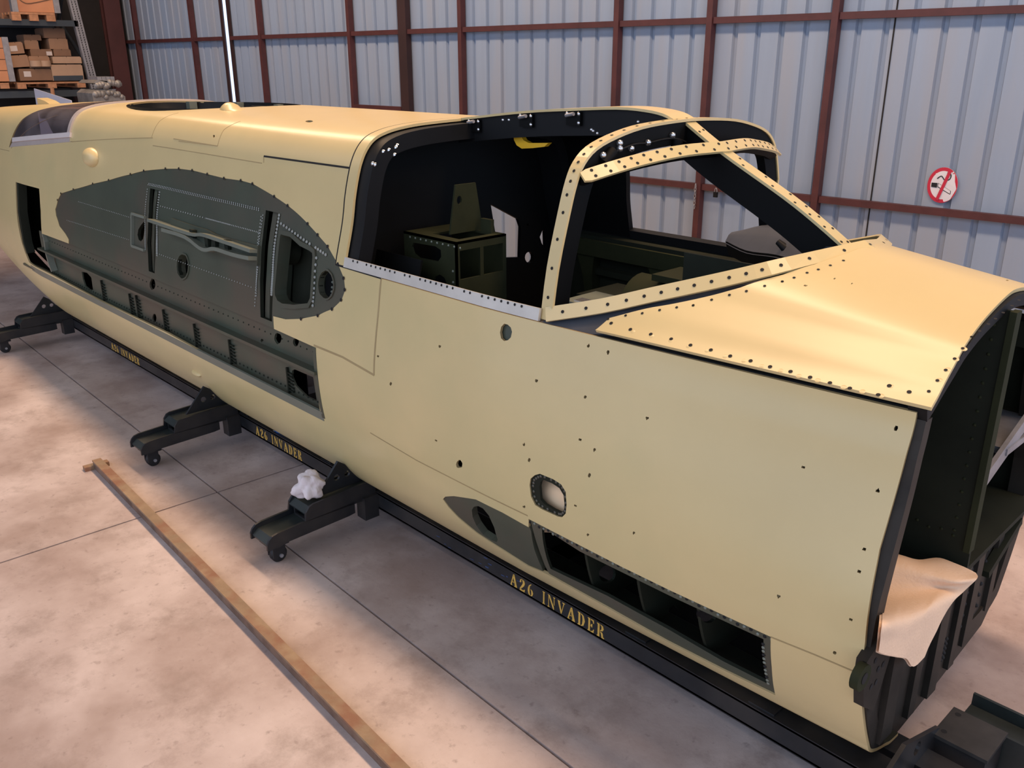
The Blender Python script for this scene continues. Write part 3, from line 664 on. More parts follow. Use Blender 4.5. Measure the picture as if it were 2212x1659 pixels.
# spine from hoop to rear frame
spx = [(990, 259), (1040, 253), (1100, 246), (1170, 240), (1240, 237), (1340, 234), (1400, 239), (1440, 248), (1478, 259)]
sp = [on(x, y, 1, 2.84) for x, y in spx]; sp = [Vector((p.x, CY-.02, p.z)) for p in sp]; sp[-1] = Vector((HX, CY-.02, full[len(full)//2].z))
sp = [Vector(q) for q in smooth([p[:] for p in sp], 3, False)]
mb = MB(); mb.sweep(sp, [Vector((0, 0, 1))]*len(sp), .13, -.004, .006); mb.build('canopy_spine_strip', 'yellow', fu)
mb = MB(); mb.sweep(sp, [Vector((0, 0, 1))]*len(sp), .10, -.105, -.0045); mb.build('canopy_spine_web', 'blackg', fu)
def latch(x, y, Y, s=1):
    p = on(x, y, 1, Y); mb = MB(); mb.box(p+Vector((-.035, -.012, -.028)), p+Vector((.045, 0, .028))); o = mb.build('canopy_latch', 'black', fu)
    mb = MB(); mb.tube([p+Vector((-.028, -.02, .012)), p+Vector((.02, -.025, .02))], .008, 8, 0); mb.build('latch_pin', 'galv', o)
    mb = MB()
    for dx, dz in ((-.03, .02), (.036, .02), (.036, -.016)): mb.dome(p+Vector((dx, -.012, dz)), (0, -1, 0), .008, .005, 8)
    mb.build('bolt_head', 'bright', o, kind='stuff')
for q in ((1026, 271), (1138, 260), (1240, 256)): latch(q[0], q[1], 2.825)
mb = MB()
for x, y in ((823, 323), (836, 318), (855, 307), (851, 313), (799, 351), (805, 352), (848, 329)):
    p, nn = NS(*SP(x, y)); mb.dome(p-nn*.014, nn, .009, .006, 8)
for x, y in ((1086, 259), (1099, 259), (1378, 263), (1277, 280), (1281, 283), (1290, 288)): p = on(x, y, 1, 2.83); mb.dome(p, (0, -1, 0), .007, .005, 8)
mb.build('bolt_head', 'bright', fu, kind='stuff')
# screws of the windscreen strips
mb = MB()
def scr(path, ups, k, lat=0, r=.0062):
    for i in range(1, k):
        t = i/k*(len(path)-1); j = int(t); f = t-j; p = path[j].lerp(path[min(j+1, len(path)-1)], f); u_ = ups[j].normalized(); tt = (path[min(j+1, len(path)-1)]-path[j]).normalized() if j+1 < len(path) else (path[j]-path[j-1]).normalized()
        u_ = (u_-tt*u_.dot(tt)).normalized(); mb.disc(p+u_*.0075+tt.cross(u_)*lat, u_, r, 8)
scr(full, ups, 36); scr(band, bu, 20, .013); scr(band, bu, 21, -.013); scr(fpath, fups, 32); scr(post, [Vector((.42, 0, .9))]*len(post), 9, .017, .0055); scr(post, [Vector((.42, 0, .9))]*len(post), 10, -.017, .0055)
mb.build('screw_hole', 'dark', ws, kind='stuff')
# cables and clips on the hoop underside
mb = MB(); hp3 = [on(x, y, 0, HX+.03) for x, y in ((1310, 338), (1330, 328), (1370, 312), (1400, 309), (1440, 300), (1470, 302), (1500, 318))]; mb.tube([Vector(q) for q in smooth([p[:] for p in hp3], 3, False)], .004, 6); mb.build('control_cable', 'blackg', ws)
mb = MB()
for x, y in ((1303, 335), (1339, 309), (1339, 321), (1364, 321), (1400, 308), (1453, 292), (1461, 312)): mb.dome(on(x, y, 0, HX+.03), (.7, -.6, .2), .012, .010, 8)
mb.build('cable_clip', 'bright', ws, kind='stuff')
p = on(1462, 313, 0, HX+.03); MB().cyl(p-Vector((0, 0, .03)), p+Vector((0, 0, .02)), .022, 12).build('cable_pulley', 'black', ws)
p = on(1312, 340, 0, HX+.03); MB().cyl(p-Vector((0, .02, .02)), p+Vector((0, .03, .02)), .02, 12).build('cable_pulley', 'black', ws)
# --- wing root panel
slotA = SPs(crop6([(893, 155), (943, 170), (940, 250), (930, 350), (925, 560), (920, 668), (885, 655), (880, 555), (875, 480), (885, 300)]))
slotB = SPs(crop6([(1583, 288), (1655, 300), (1640, 500), (1625, 800), (1620, 950), (1552, 925), (1548, 700), (1565, 450)]))
trap = SPs(crop6([(1672, 440), (1682, 420), (1700, 420), (1740, 440), (1800, 485), (1855, 520), (1876, 540), (1880, 570), (1872, 700), (1864, 820), (1845, 858), (1760, 862), (1690, 856), (1660, 835), (1642, 800), (1640, 760), (1655, 600)]))
def c6e(cx, cy, rx, ry, n=18): return SPs(crop6([(cx+rx*math.cos(2*math.pi*k/n), cy+ry*math.sin(2*math.pi*k/n)) for k in range(n)]))
tear = SPs(crop6([(855, 355), (862, 372), (857, 420), (850, 460), (838, 474), (825, 465), (817, 435), (822, 405), (838, 375)]))
gout = green+[bay_top[1]]
shell('wing_root_panel', green[:-1]+[bay_top[0]]+[bay_top[1]], [slotA, slotB, trap, c6e(1948, 733, 46, 84), c6e(1092, 622, 33, 74), tear], NS, ['green', 'black', 'dgreen'], fu, thick=.02, off=-.004, st=.07, label='dark green bare wing root area on the fuselage side')
for i, (sl, w_) in enumerate(((slotA, .1), (slotB, .14))):       # spar slots: recessed channel
    X0 = min(q[0] for q in sl); X1 = max(q[0] for q in sl); v0 = min(q[1] for q in sl)-.1; v1 = max(q[1] for q in sl)+.1
    shell('spar_slot_back', [(X0-.35, v0), (X1+.1, v0), (X1+.1, v1), (X0-.35, v1)], [], NS, ['dgreen'], fu, off=-.16, thick=.01, st=.2)
    mb = MB(); P, U_ = zip(*[NS(X0+(.03 if i == 0 else .05), v0+(v1-v0)*k/12) for k in range(13)]); mb.sweep(P, U_, .045, -.15, -.03); mb.build('spar_cap', 'green', fu)
    vm = v0+(v1-v0)*.72; p, nn = NS((X0+X1)/2+.02, vm); mb = MB(); mb.cyl(p-nn*.14, p-nn*.05, .07, 20); mb.build('spar_lug', 'dgreen', fu)
X0 = min(q[0] for q in trap); X1 = max(q[0] for q in trap); v0 = min(q[1] for q in trap); v1 = max(q[1] for q in trap)
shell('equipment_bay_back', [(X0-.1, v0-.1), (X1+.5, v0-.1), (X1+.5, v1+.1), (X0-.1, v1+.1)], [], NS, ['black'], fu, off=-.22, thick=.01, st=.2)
mb = MB()
for cxx in (.25, .5, .75):
    for k in range(10): p, nn = NS(X0+(X1-X0)*cxx, v0+.3+(v1-v0-.6)*k/9); mb.dome(p-nn*.219, nn, .008, .006, 6)
mb.build('rivet', 'green_l', fu, kind='stuff')
mb = MB(); P, U_ = zip(*[NS(q[0], q[1]) for q in trap+[trap[0]]]); mb.sweep(P, U_, .022, -.06, .006); mb.build('bay_lip', 'green', fu)
mb = MB(); el = c6e(1948, 733, 48, 87, 24); P, U_ = zip(*[NS(*q) for q in el+[el[0]]]); mb.sweep(P, U_, .008, -.03, .003); mb.build('hole_flange', 'green', fu)
mb = MB(); el = c6e(1092, 622, 36, 77, 24); P, U_ = zip(*[NS(*q) for q in el+[el[0]]]); mb.sweep(P, U_, .010, -.05, .003); mb.build('hole_flange', 'green', fu)
# access plate frame
ap = SPs(crop6([(795, 312), (872, 330), (868, 528), (795, 503)])); mb = MB()
for a, b in ((0, 1), (0, 3), (3, 2)):
    P, U_ = zip(*[NS(ap[a][0]+(ap[b][0]-ap[a][0])*k/6, ap[a][1]+(ap[b][1]-ap[a][1])*k/6) for k in range(7)]); mb.sweep(P, U_, .016, -.004, .014)
mb.build('access_plate_frame', 'green_l', fu)
# hinge bracket beam across the panel
def beam(pxa, m='green_l', w_=.02, h=.05, name='wing_bracket_flange'):
    q = SPs(crop6(pxa)); pp = smooth(q, 3, False); P, U_ = zip(*[NS(*c) for c in pp]); mb = MB(); mb.sweep(P, U_, w_, -.004, h); mb.build(name, m, fu)
beam([(932, 348), (1180, 428), (1250, 432), (1330, 462), (1550, 535)], 'green_l', .018, .055)
beam([(1022, 405), (1160, 452), (1250, 512), (1290, 528), (1340, 520), (1450, 552), (1548, 580)], 'green_l', .02, .06)
beam([(1030, 390), (1180, 440), (1240, 460), (1330, 500), (1550, 560)], 'green', .10, .012, 'wing_bracket_web')
for x, y in ((1178, 445), (1265, 475), (1310, 495), (1385, 510)):
    a = SP(*crop6([(x, y)])[0]); p, nn = NS(*a); MB().obox(p-nn*.002+Vector((-.02, 0, -.035)), (.04, 0, 0), nn*.035, (0, 0, .075)).build('bracket_stiffener', 'dgreen', fu)
# rivet rows
mb = MB()
def rl(a, b, n, r=.0048, h=.003): q = SPs(crop6([a, b])); rivets(mb, NS, q[0], q[1], n, r, h)
rl((885, 138), (1545, 285), 62); rl((890, 130), (1545, 276), 62)
rl((960, 262), (1225, 338), 20); rl((1225, 338), (1375, 378), 22); rl((1375, 376), (1552, 420), 18)
rl((880, 165), (868, 520), 34); rl((950, 180), (935, 560), 36); rl((955, 180), (940, 560), 36)
rl((1570, 320), (1540, 560), 16); rl((1560, 326), (1530, 800), 34); rl((1545, 560), (1522, 860), 20)
for a, b, n in (((1668, 315), (1622, 790), 32), ((1680, 365), (1850, 490), 11), ((1885, 512), (1945, 558), 5), ((1890, 570), (1868, 860), 10)): rl(a, b, n, .0085, .006)
rl((470, 240), (790, 335), 34, .004, .002); rl((400, 350), (780, 470), 40, .004, .002); rl((940, 545), (1500, 745), 40, .004, .002)
mb.build('rivet', 'rivl', fu, kind='stuff')
mb = MB()
for i in range(6, len(green)-3):
    for t in (0,):
        a, b = green[i], green[i+1]; p, nn = NS(a[0]+(b[0]-a[0])*t, a[1]+(b[1]-a[1])*t); mb.disc(p+nn*.004, nn, .009, 7)
mb.build('screw_hole', 'dark', fu, kind='stuff')
# --- bomb bay side structure (near)
ZT, ZLED = 1.02, .895
def YS(X, z):        # near skin Y at height z
    return min((abs(sec(X, k/40)[0]-z), YC-sec(X, k/40)[1]) for k in range(200, 480))[1]
XB0, XB1 = -7.72, -3.56
uw = [(bay_top[1][0]-.3, 8.9), (XB1+.03, 8.9), (pbf[0][0]+.02, pbf[0][1]), bay_top[0], bay_top[1], SP(96, 507)]
def yh(l): return [SP(*q) for q in crop6(l)]
shell('bay_upper_web', [(XB0-.02, 8.85), (XB1+.04, 8.85), (XB1+.04, 9.95), (XB0-.02, 9.95)], [c6e(882, 735, 17, 34, 14), c6e(920-40, 735, 2, 3, 6), c6e(1628, 1060, 22, 32, 14), c6e(1735, 1080, 18, 26, 12), c6e(1533, 1072, 9, 11, 10)], NS, ['green', 'black', 'green'], fu, off=-.03, thick=.012, st=.1)
mb = MB(); P = [Vector((XB0+.02+(XB1-XB0)*k/20, YS(XB0+(XB1-XB0)*k/20, .89)+.045, ZLED)) for k in range(21)]; mb.sweep(P, [Vector((0, 0, 1))]*21, .12, -.008, .008); mb.build('bay_ledge', 'green', fu)
shell('bay_upper_blackout', [(-8.0, 8.4), (-4.25, 8.4), (-4.25, 10.4), (-8.0, 10.4)], [], NS, ['black'], fu, off=-.14, thick=.01, st=.2)  # added black sheet so the upper web holes read as shade
YLW = 2.05+.06
hl = [[pY(*q, YLW) for q in crop6([(488, 655), (520, 662), (545, 690), (556, 765), (535, 762), (508, 740), (495, 700)])], [pY(*q, YLW) for q in crop6([(922+12*math.cos(2*math.pi*k/12), 932+26*math.sin(2*math.pi*k/12)) for k in range(12)])], [pY(*q, YLW) for q in crop6([(1745, 1245), (1760, 1238), (1870, 1285), (1893, 1430), (1830, 1400), (1765, 1335), (1742, 1280)])]]
plateY('bay_lower_web', YLW, [(XB0, .655), (XB1+.04, .655), (XB1+.04, ZLED), (XB0, ZLED)], hl, ['green', 'black', 'green'], fu)
plateY('bay_lower_blackout', 2.30, [(XB0-.6, .50), (-4.1, .50), (-4.1, .95), (XB0-.6, .95)], [], ['black'], fu)  # black sheet put in to hide the lit floor behind the lower holes
for x0, y0, x1, y1 in ((610, 705, 625, 800), (778, 785, 793, 885), (818, 795, 830, 900), (980, 880, 993, 985), (1165, 965, 1180, 1075), (1375, 1060, 1388, 1180), (1722, 1225, 1735, 1340)):
    a = pY(*crop6([(x0, y0)])[0], YLW); b = pY(*crop6([(x1, y1)])[0], YLW); mb = MB()
    mb.obox((a[0]-.006, YLW-.014, .67), (.012, 0, 0), (0, .012, 0), (0, 0, a[1]-.67))
    for k in range(6): mb.obox((a[0], YLW-.012, .69+k*(a[1]-.70)/6), (.05, 0, 0), (0, .01, 0), (0, 0, .006))
    mb.build('web_stiffener', 'dgreen', fu)
mb = MB()
for k in range(90): mb.dome((XB0+.05+(XB1-XB0-.1)*k/89, YLW-.002, .70), (0, -1, 0), .006, .004, 6)
for k in range(70): 
    X = XB0+.05+(XB1-XB0-.1)*k/69; mb.dome((X, YS(X, .98)+.03, .98), (0, -1, 0), .005, .004, 6)
mb.build('rivet', 'dgreen', fu, kind='stuff')
mb = MB()
for i in range(1):
    P = [Vector((XB0-.62+(XB1-XB0+.66)*k/24, 2.075+.025, .668)) for k in range(25)]; mb.sweep(P, [Vector((0, -.1, 1))]*25, .06, -.008, .008)
mb.build('bay_bottom_flange', 'green', fu)
mb = MB(); P, U_ = zip(*[NS(low[-1][0]+.02+(low[0][0]-low[-1][0])*k/20, 7.02) for k in range(21)]); mb.sweep(P, U_, .05, -.01, .002); mb.build('bay_edge_angle', 'green_l', fu)
# front edge strip and rear slot
mb = MB(); P, U_ = zip(*[NS(pbf[0][0]+.005, 6.95+(pbf[0][1]-6.95)*k/10) for k in range(11)]); mb.sweep(P, U_, .025, -.06, .002); mb.build('bay_front_angle', 'green', fu)
mb = MB(); pa = SPs(crop6([(250, 428), (262, 480), (270, 545), (285, 600), (305, 655)])); P, U_ = zip(*[NS(*q) for q in pa]); mb.sweep(P, U_, .022, -.05, -.002); mb.build('bay_rear_post', 'green_l', fu)
shell('bay_rear_back', [(-10.2, 4.0), (-7.5, 4.0), (-7.5, 12.8), (-10.2, 12.8)], [], NS, ['dgreen'], fu, off=-.22, thick=.012, st=.2)
mb = MB(); pa = bay_aft[3:]; P, U_ = zip(*[NS(q[0]+.025, q[1]) for q in pa]); mb.sweep(P, U_, .05, -.07, -.008); mb.build('bay_rear_edge', 'dgreen', fu)
p, nn = NS(*SP(52, 401)); mb = MB(); mb.prism([p-nn*.20+Vector(q) for q in ((-.03, 0, .03), (.03, 0, .02), (.02, 0, -.04))], nn*.01); mb.build('paper_scrap', 'paper', fu)
# --- surface details on the near side
def blister(x, y, l, h, t, name='blister'):
    q = SP(x, y); p, nn = NS(*q); tx = Vector((1, 0, 0)); tx = (tx-nn*tx.dot(nn)).normalized(); tz = nn.cross(tx); rows = []
    for i in range(13):
        a = math.pi*i/12; rr = math.sin(a)**.75; xx = -math.cos(a)*l
        rows.append([p+tx*xx+tz*(h*rr*math.cos(b)*(1-.25*(i/12)))+nn*(t*rr*math.sin(b)-.002) for b in [math.pi*k/10 for k in range(11)]])
    MB().grid(rows, flip=True).build(name, 'yellow', fu)
blister(200, 340, .115, .075, .06); blister(425, 806, .06, .018, .022, 'drain_fairing')
mb = MB()
for L_ in ([(330, 315), (566, 352)], [(155, 307), (330, 298)], [(570, 338), (570, 351)], [(678, 745), (740, 770), (808, 812)], [(808, 812), (815, 700), (825, 592)], [(800, 935), (900, 995), (1140, 1115)], [(1665, 1376), (1760, 1415), (1850, 1452)], [(375, 300), (470, 316)], [(470, 316), (484, 280), (520, 262)], [(328, 296), (345, 262), (385, 244)], [(386, 305), (470, 316)], [(0, 322), (20, 326)], [(95, 225), (60, 280), (24, 320)]):
    ribbon(mb, NS, SPs(L_), .010 if L_[0] in ((678, 745), (808, 812)) else .005)
mb.build('seam_sealant', 'yellow_d', fu, kind='stuff')
mb = MB(); ribbon(mb, NS, [(-3.406, 13.0), (-3.406, 16), (-3.406, 20), (-3.406, 23)], .007, .0015); ribbon(mb, NS, [(-3.406, t1[1]+.03), (t2[0], t2[1]+.03)], .009, .0015); ribbon(mb, NS, [(-3.41, 13-.02), (seamx, 12.96)], .012, .001); mb.build('panel_gap', 'dark', fu, kind='stuff')
mb = MB(); P, U_ = zip(*[NS(x, 14.3) for x in (-3.41, -3.42)]);
for k in range(26): p, nn = NS(*SP(1172+(1214-1172)*0, 0+700)) if False else NS(-1, 8); break
fr_ = SPs(wini_px); fo_ = SPs(win_px); mb = MB()
for i in range(26):
    t = i/26*len(win_px); j = int(t); f = t-j; a = fo_[j]; b = fo_[(j+1) % len(fo_)]; c = (a[0]+(b[0]-a[0])*f, a[1]+(b[1]-a[1])*f); m0 = SP(1190, 1072); c = (c[0]+(m0[0]-c[0])*.12, c[1]+(m0[1]-c[1])*.12); p, nn = NS(*c); mb.dome(p-nn*.005, nn, .006, .003, 6)
mb.build('rivet', 'green', fu, kind='stuff')
# wheel bay window frame (riveted flange) and interior ribs
fin = SPs([(1168, 1140), (1250, 1192), (1350, 1243), (1450, 1292), (1560, 1343), (1647, 1383), (1650, 1430), (1655, 1480), (1560, 1432), (1440, 1362), (1310, 1290), (1188, 1232), (1178, 1205), (1170, 1165)])
shell('wheel_bay_frame', nwin, [fin], NS, ['green', 'dgreen', 'dgreen'], fu, thick=.012, off=-.006, st=.08, label='dark green riveted frame around the long low opening')
mb = MB(); mbb = MB()
for i in range(44):
    t = i/43; a = nwin[0]; b = nwin[5]; q = (a[0]+(b[0]-a[0])*t, a[1]+(b[1]-a[1])*t-.17+.03*math.sin(i*2.1)); p, nn = NS(*q); (mb if i % 2 else mbb).dome(p-nn*.005, nn, .0065, .004, 6)
for i in range(12):
    q = (nwin[5][0]-.03-.004*i/11, 6.3-1.6*i/11); p, nn = NS(*q); (mb if i % 3 else mbb).dome(p-nn*.005, nn, .0065, .004, 6)
mb.build('rivet', 'green_l', fu, kind='stuff'); mbb.build('screw_hole', 'dark', fu, kind='stuff')
for (ex, ey), (fx, fy), (kx, ky, krx, kry), dx in (((1289, 1289), (1350, 1246), (1312, 1240, 18, 19), 0), ((1403, 1350), (1468, 1297), (1455, 1330, 12, 22), 0), ((1600, 1452), (1680, 1400), (1530, 1325, 19, 21), -.12)):
    X = SP(ex, ey+6)[0]+dx-.02; zb = .36
    pr = [(YC-sec(X, 7.4-.2*q)[1]+.03, sec(X, 7.4-.2*q)[0]) for q in range(28)]; pr = [q for q in pr if q[1] > zb+.005]
    ol = pr+[(pr[-1][0]+.01, zb), (3.2, zb), (3.2, pr[0][1])]
    plateX('wheel_bay_rib', X, ol, [[pX(kx+krx*math.cos(2*math.pi*k/18), ky+kry*math.sin(2*math.pi*k/18), X) for k in range(18)]], ['dgreen'], fu, .012)
dh = []
for kx, ky, kr in ((1312, 1240, 24), (1530, 1325, 26)): dh.append([on(kx+kr*math.cos(2*math.pi*k/18), ky+kr*math.sin(2*math.pi*k/18), 2, .19)[:2] for k in range(18)])
plate('wheel_bay_blackout', (0, 0, .19), (1, 0, 0), (0, 1, 0), [(-3.0, 2.4), (-.95, 2.4), (-.95, 3.3), (-3.0, 3.3)], dh, ['black'], fu, .01)  # added black sheet keeps the bay dark; floor shows only through its round holes
plate('wheel_bay_roof', (-2.75, 2.1, .70), (1, 0, 0), (0, 1, 0), [(0, .06), (1.3, .06), (1.8, .16), (1.8, .55), (0, .55)], [], ['dgreen'], fu)
# --- nose interior
mb = MB(); P, U_ = zip(*[NS(XF(2.13)-.03, 2.2+10.6*k/26) for k in range(27)]); mb.sweep(P, U_, .06, -.075, -.013); mb.build('nose_ring_frame', 'brown', fu)
mb = MB(); P, U_ = zip(*[FS(-.888, .2+12.6*k/26) for k in range(27)]); mb.sweep(P, U_, .06, -.075, -.013); mb.build('nose_ring_frame', 'brown', fu)
YK = 2.80
plateY('nose_keel_web', YK, [(-2.0, .72), (-.80, .72), (-.82, 1.60), (-2.0, 1.60)], [ell(-1.12, 1.12, .035, .035, 14)], ['dgreen'], fu, .012)
mb = MB(); mb.box((-.82, YK-.012, .79), (-.80, YK+.03, 1.6)); mb.build('keel_web_edge', 'ogreen', fu)
mb = MB()
for k in range(18): mb.dome((-1.5+.68*k/17, YK-.001, .83+.01*(k % 2)), (0, -1, 0), .006, .004, 6)
for k in range(16): mb.dome((-.86, YK-.001, .85+.7*k/15), (0, -1, 0), .006, .004, 6); mb.dome((-1.03, YK-.001, .85+.7*k/15), (0, -1, 0), .006, .004, 6)
mb.build('rivet', 'ogreen', fu, kind='stuff')
plate('nose_shelf', (-2.4, 2.16, .715), (1, 0, 0), (0, 1, 0), [(0, 0), (1.60, 0.09), (1.58, 1.36), (0, 1.40)], [], ['dgreen'], fu, .02)
mb = MB(); mb.box((-1.0, 3.12, 1.02), (-.84, 3.5, 1.045)); mb.obox((-.86, 2.9, .92), (0, .55, .20), (.015, 0, 0), (0, -.02, .05)); mb.build('shelf_brace', 'galv', fu)
plateX('rear_nose_bulkhead', -2.05, [(2.2, .75), (3.5, .75), (3.5, 1.45), (2.2, 1.45)], [], ['black'], fu, .012)
def pT(x, y):
    X = -.84
    for _ in range(12): X = XF(on(x, y, 0, X)[1])
    return pX(x, y, X)
low_out = [(YC-.60, .705), (YC-.69, .67), (YC-.69, .55), (YC-.63, .42), (YC-.56, .31), (YC-.48, .25)]+[pT(x, y) for x, y in ((1915, 1608), (1936, 1584), (1980, 1530), (2020, 1480), (2070, 1415), (2120, 1350), (2150, 1285), (2170, 1240), (2187, 1190))]+[(3.60, .62), (3.55, .705)]
plate('nose_lower_bulkhead', (-.812+.05*2.13, 0, 0), (-.05, 1, 0), (0, 0, 1), low_out, [ell(2.36, .52, .035, .12, 16, .1), ell(3.15, .55, .06, .10, 16)], ['brown'], fu, .012)
for y, w_, d in ((2.30, .08, .06), (2.55, .05, .05), (2.72, .07, .06), (2.93, .05, .05), (3.08, .06, .04), (3.3, .05, .05)):
    MB().box((XF(y), y, .235+.30*abs(y+.03-YC)**2), (XF(y)+d*.35, y+w_, .70)).build('bulkhead_stiffener', 'brown', fu)
mb = MB()
for k in range(30):
    for y in (3.02, 3.20): 
        if k < 15: mb.dome((XF(y), y+.03*(k % 2), .33+.024*k), (1, 0, 0), .009, .006, 6)
for k in range(16): mb.dome((XF(2.86), 2.86+.02*(k % 3), .30+.02*(k // 3)), (1, 0, 0), .008, .006, 6)
mb.build('rivet', 'dark', fu, kind='stuff')
MB().obox((XF(3.2), 3.2, .50), (.03, 0, 0), (0, .28, .12), (0, -.012, .03)).build('bulkhead_angle', 'dgreen', fu)
p = on(1858, 1461, 0, -.80); mb = MB(); mb.tube([p+Vector((-.012, 0, 0)), p+Vector((.012, 0, 0))], .040, 20); mb.build('nose_attach_lug', 'ogreen', fu)
o = bpy.data.objects[-1] if False else None
mb = MB(); mb.tube([p+Vector((.0125, 0, 0)), p+Vector((.014, 0, 0))], .017, 14); mb.build('lug_bore', 'dark', fu)
mb = MB(); mb.prism([p+Vector(q) for q in ((0, .03, .03), (0, .16, .09), (0, .20, -.02), (0, .14, -.20), (0, .06, -.14), (0, .03, -.03))], (-.03, 0, 0)); mb.build('lug_fitting', 'brown', fu)
mb = MB()
for a in range(8): mb.disc(p+Vector((.0015, .09+.03*(a % 3), .05-.045*(a//2))), (1, 0, 0), .010, 8)
mb.build('screw_hole', 'dark', fu, kind='stuff')
# --- cockpit interior
def secpoly(X, off, v0=4, v1=23):
    a = [(YC-(sec(X, v)[1]-off), sec(X, v)[0]-(off if v > 18 else 0)) for v in [v0+(v1-v0)*k/30 for k in range(31)]]; b = [(2*YC-y, z) for y, z in a[::-1]]; return a+b[1:]
hq = [pX(x, y, -3.42) for x, y in ((1060, 441), (1119, 473), (1125, 490), (1123, 556), (1085, 557), (1078, 552))]
hB = [[pX(1143+9*math.cos(2*math.pi*k/14), 556+12*math.sin(2*math.pi*k/14), -3.42) for k in range(14)], [pX(*q, -3.42) for q in ((1172, 497), (1177, 500), (1178, 530), (1177, 537), (1170, 525), (1166, 512))], [pX(1140+3*math.cos(2*math.pi*k/8), 486+3*math.sin(2*math.pi*k/8), -3.42) for k in range(8)]]
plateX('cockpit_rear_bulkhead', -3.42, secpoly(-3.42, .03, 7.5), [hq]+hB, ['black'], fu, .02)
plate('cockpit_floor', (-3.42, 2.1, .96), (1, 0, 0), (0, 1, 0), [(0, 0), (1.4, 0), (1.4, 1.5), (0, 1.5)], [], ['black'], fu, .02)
YB = 2.45
bx = [pY(x, y, YB) for x, y in ((872, 508), (985, 524), (985, 608))]; x0, x1 = bx[0][0], bx[1][0]; zt_, zb_ = bx[1][1], .97
sl = [pY(x, y, YB) for x, y in ((889, 533), (893, 524), (940, 532), (952, 540), (953, 555), (946, 565), (905, 557), (894, 548))]
arch = [pY(x, y, YB) for x, y in ((935, 608), (940, 598), (950, 593), (960, 600), (965, 612), (955, 625), (940, 622))]
rb = bpy.data.objects.new('equipment_rack', None); rb.empty_display_size = .1; COL.objects.link(rb); rb.parent = fu; ORG[rb.name] = ORG[fu.name]; rb['label'] = 'olive green equipment rack box inside the cockpit'
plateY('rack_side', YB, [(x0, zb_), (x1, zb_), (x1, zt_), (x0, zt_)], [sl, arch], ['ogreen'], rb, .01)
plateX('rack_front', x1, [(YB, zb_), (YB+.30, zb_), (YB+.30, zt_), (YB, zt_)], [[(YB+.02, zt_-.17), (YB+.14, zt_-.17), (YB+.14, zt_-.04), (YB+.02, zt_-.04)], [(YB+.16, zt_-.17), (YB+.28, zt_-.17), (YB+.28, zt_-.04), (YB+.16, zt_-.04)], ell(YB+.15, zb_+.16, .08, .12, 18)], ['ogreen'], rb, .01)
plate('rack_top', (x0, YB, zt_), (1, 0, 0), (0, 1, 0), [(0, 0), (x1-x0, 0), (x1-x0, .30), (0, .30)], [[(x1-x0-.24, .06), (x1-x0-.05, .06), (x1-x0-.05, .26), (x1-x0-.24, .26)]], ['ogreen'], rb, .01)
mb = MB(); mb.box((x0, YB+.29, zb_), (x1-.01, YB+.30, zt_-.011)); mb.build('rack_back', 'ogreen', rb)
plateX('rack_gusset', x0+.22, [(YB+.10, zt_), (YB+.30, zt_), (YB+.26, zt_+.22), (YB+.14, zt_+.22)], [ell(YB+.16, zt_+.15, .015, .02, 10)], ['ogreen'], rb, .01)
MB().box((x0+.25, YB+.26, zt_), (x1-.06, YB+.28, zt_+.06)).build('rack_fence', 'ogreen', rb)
mb = MB()
for k in range(9): mb.dome((x1-.025, YB-.001, zb_+.05+.05*k), (0, -1, 0), .007, .005, 6)
for k in range(10): mb.dome((x0+.05+.04*k, YB-.001, zt_-.02), (0, -1, 0), .006, .004, 6)
mb.build('rivet', 'green_l', rb, kind='stuff')
# far wall frames, shelf, seat parts
YF = 3.52
mb = MB()
P, U_ = zip(*[FS(-3.3+.15*i, 12.5) for i in range(16)]); mb.sweep(P, U_, .09, -.09, -.014); mb.build('far_longeron', 'ogreen', fu)
for px, py in ((1255, 560), (1412, 600), (1615, 640)):
    X = on(px, py, 1, YF)[0]; mb = MB(); P, U_ = zip(*[FS(X, 8.5+4.0*k/8) for k in range(9)]); mb.sweep(P, U_, [.05, .05, .05, .06, .06, .07, .09, .12, .16], -.075, -.014); mb.build('side_frame', 'ogreen', fu)
for v in (11.2, 10.2):
    mb = MB(); P, U_ = zip(*[FS(-3.2+.2*i, v) for i in range(9)]); mb.sweep(P, U_, .035, -.05, -.014); mb.build('stringer', 'dgreen', fu)
def bxp(a, b, Y, dy, dz, m, name):
    p = on(*a, 1, Y); q = on(*b, 1, Y); mb = MB(); mb.box((p.x, Y, q.z-dz), (q.x, Y+dy, p.z)); return mb.build(name, m, fu)
p0 = on(1340, 600, 1, 3.15); mb = MB(); rows = []
for i in range(8):
    a = math.pi*.5*i/7; rows.append([p0+Vector((xx, .16-.16*math.sin(a)*1.0, -.14+.14*math.cos(a))) for xx in (0, .27)])
mb.grid(rows, sm=True); mb.grid([[q+Vector((0, .01, -.008)) for q in r] for r in rows], flip=True); mb.build('console_cover', 'ogreen', fu)
p1 = on(1408, 592, 1, 3.2); mb = MB(); mb.box(p1+Vector((.0, 0, -.03)), p1+Vector((.62, .22, 0))); mb.build('side_console', 'ogreen', fu)
for k in range(3): MB().box(p1+Vector((.24+.11*k, .02, .0)), p1+Vector((.25+.11*k, .21, .008))).build('console_joint', 'black', fu)
MB().box(p1+Vector((.53, 0, -.16)), p1+Vector((.62, .2, -.03))).build('console_leg', 'ogreen', fu)
p2 = on(1262, 638, 1, 3.0); MB().box(p2+Vector((-.05, 0, -.05)), p2+Vector((.45, .3, 0))).build('seat_pan', 'dgreen', fu)
p3_ = on(1235, 668, 1, 2.5); mb = MB(); mb.prism([p3_+Vector(q) for q in ((-.14, 0, -.01), (-.05, 0, .03), (.08, 0, .03), (.20, 0, -.01))], (0, .2, 0)); mb.build('control_box', 'green_l', fu)
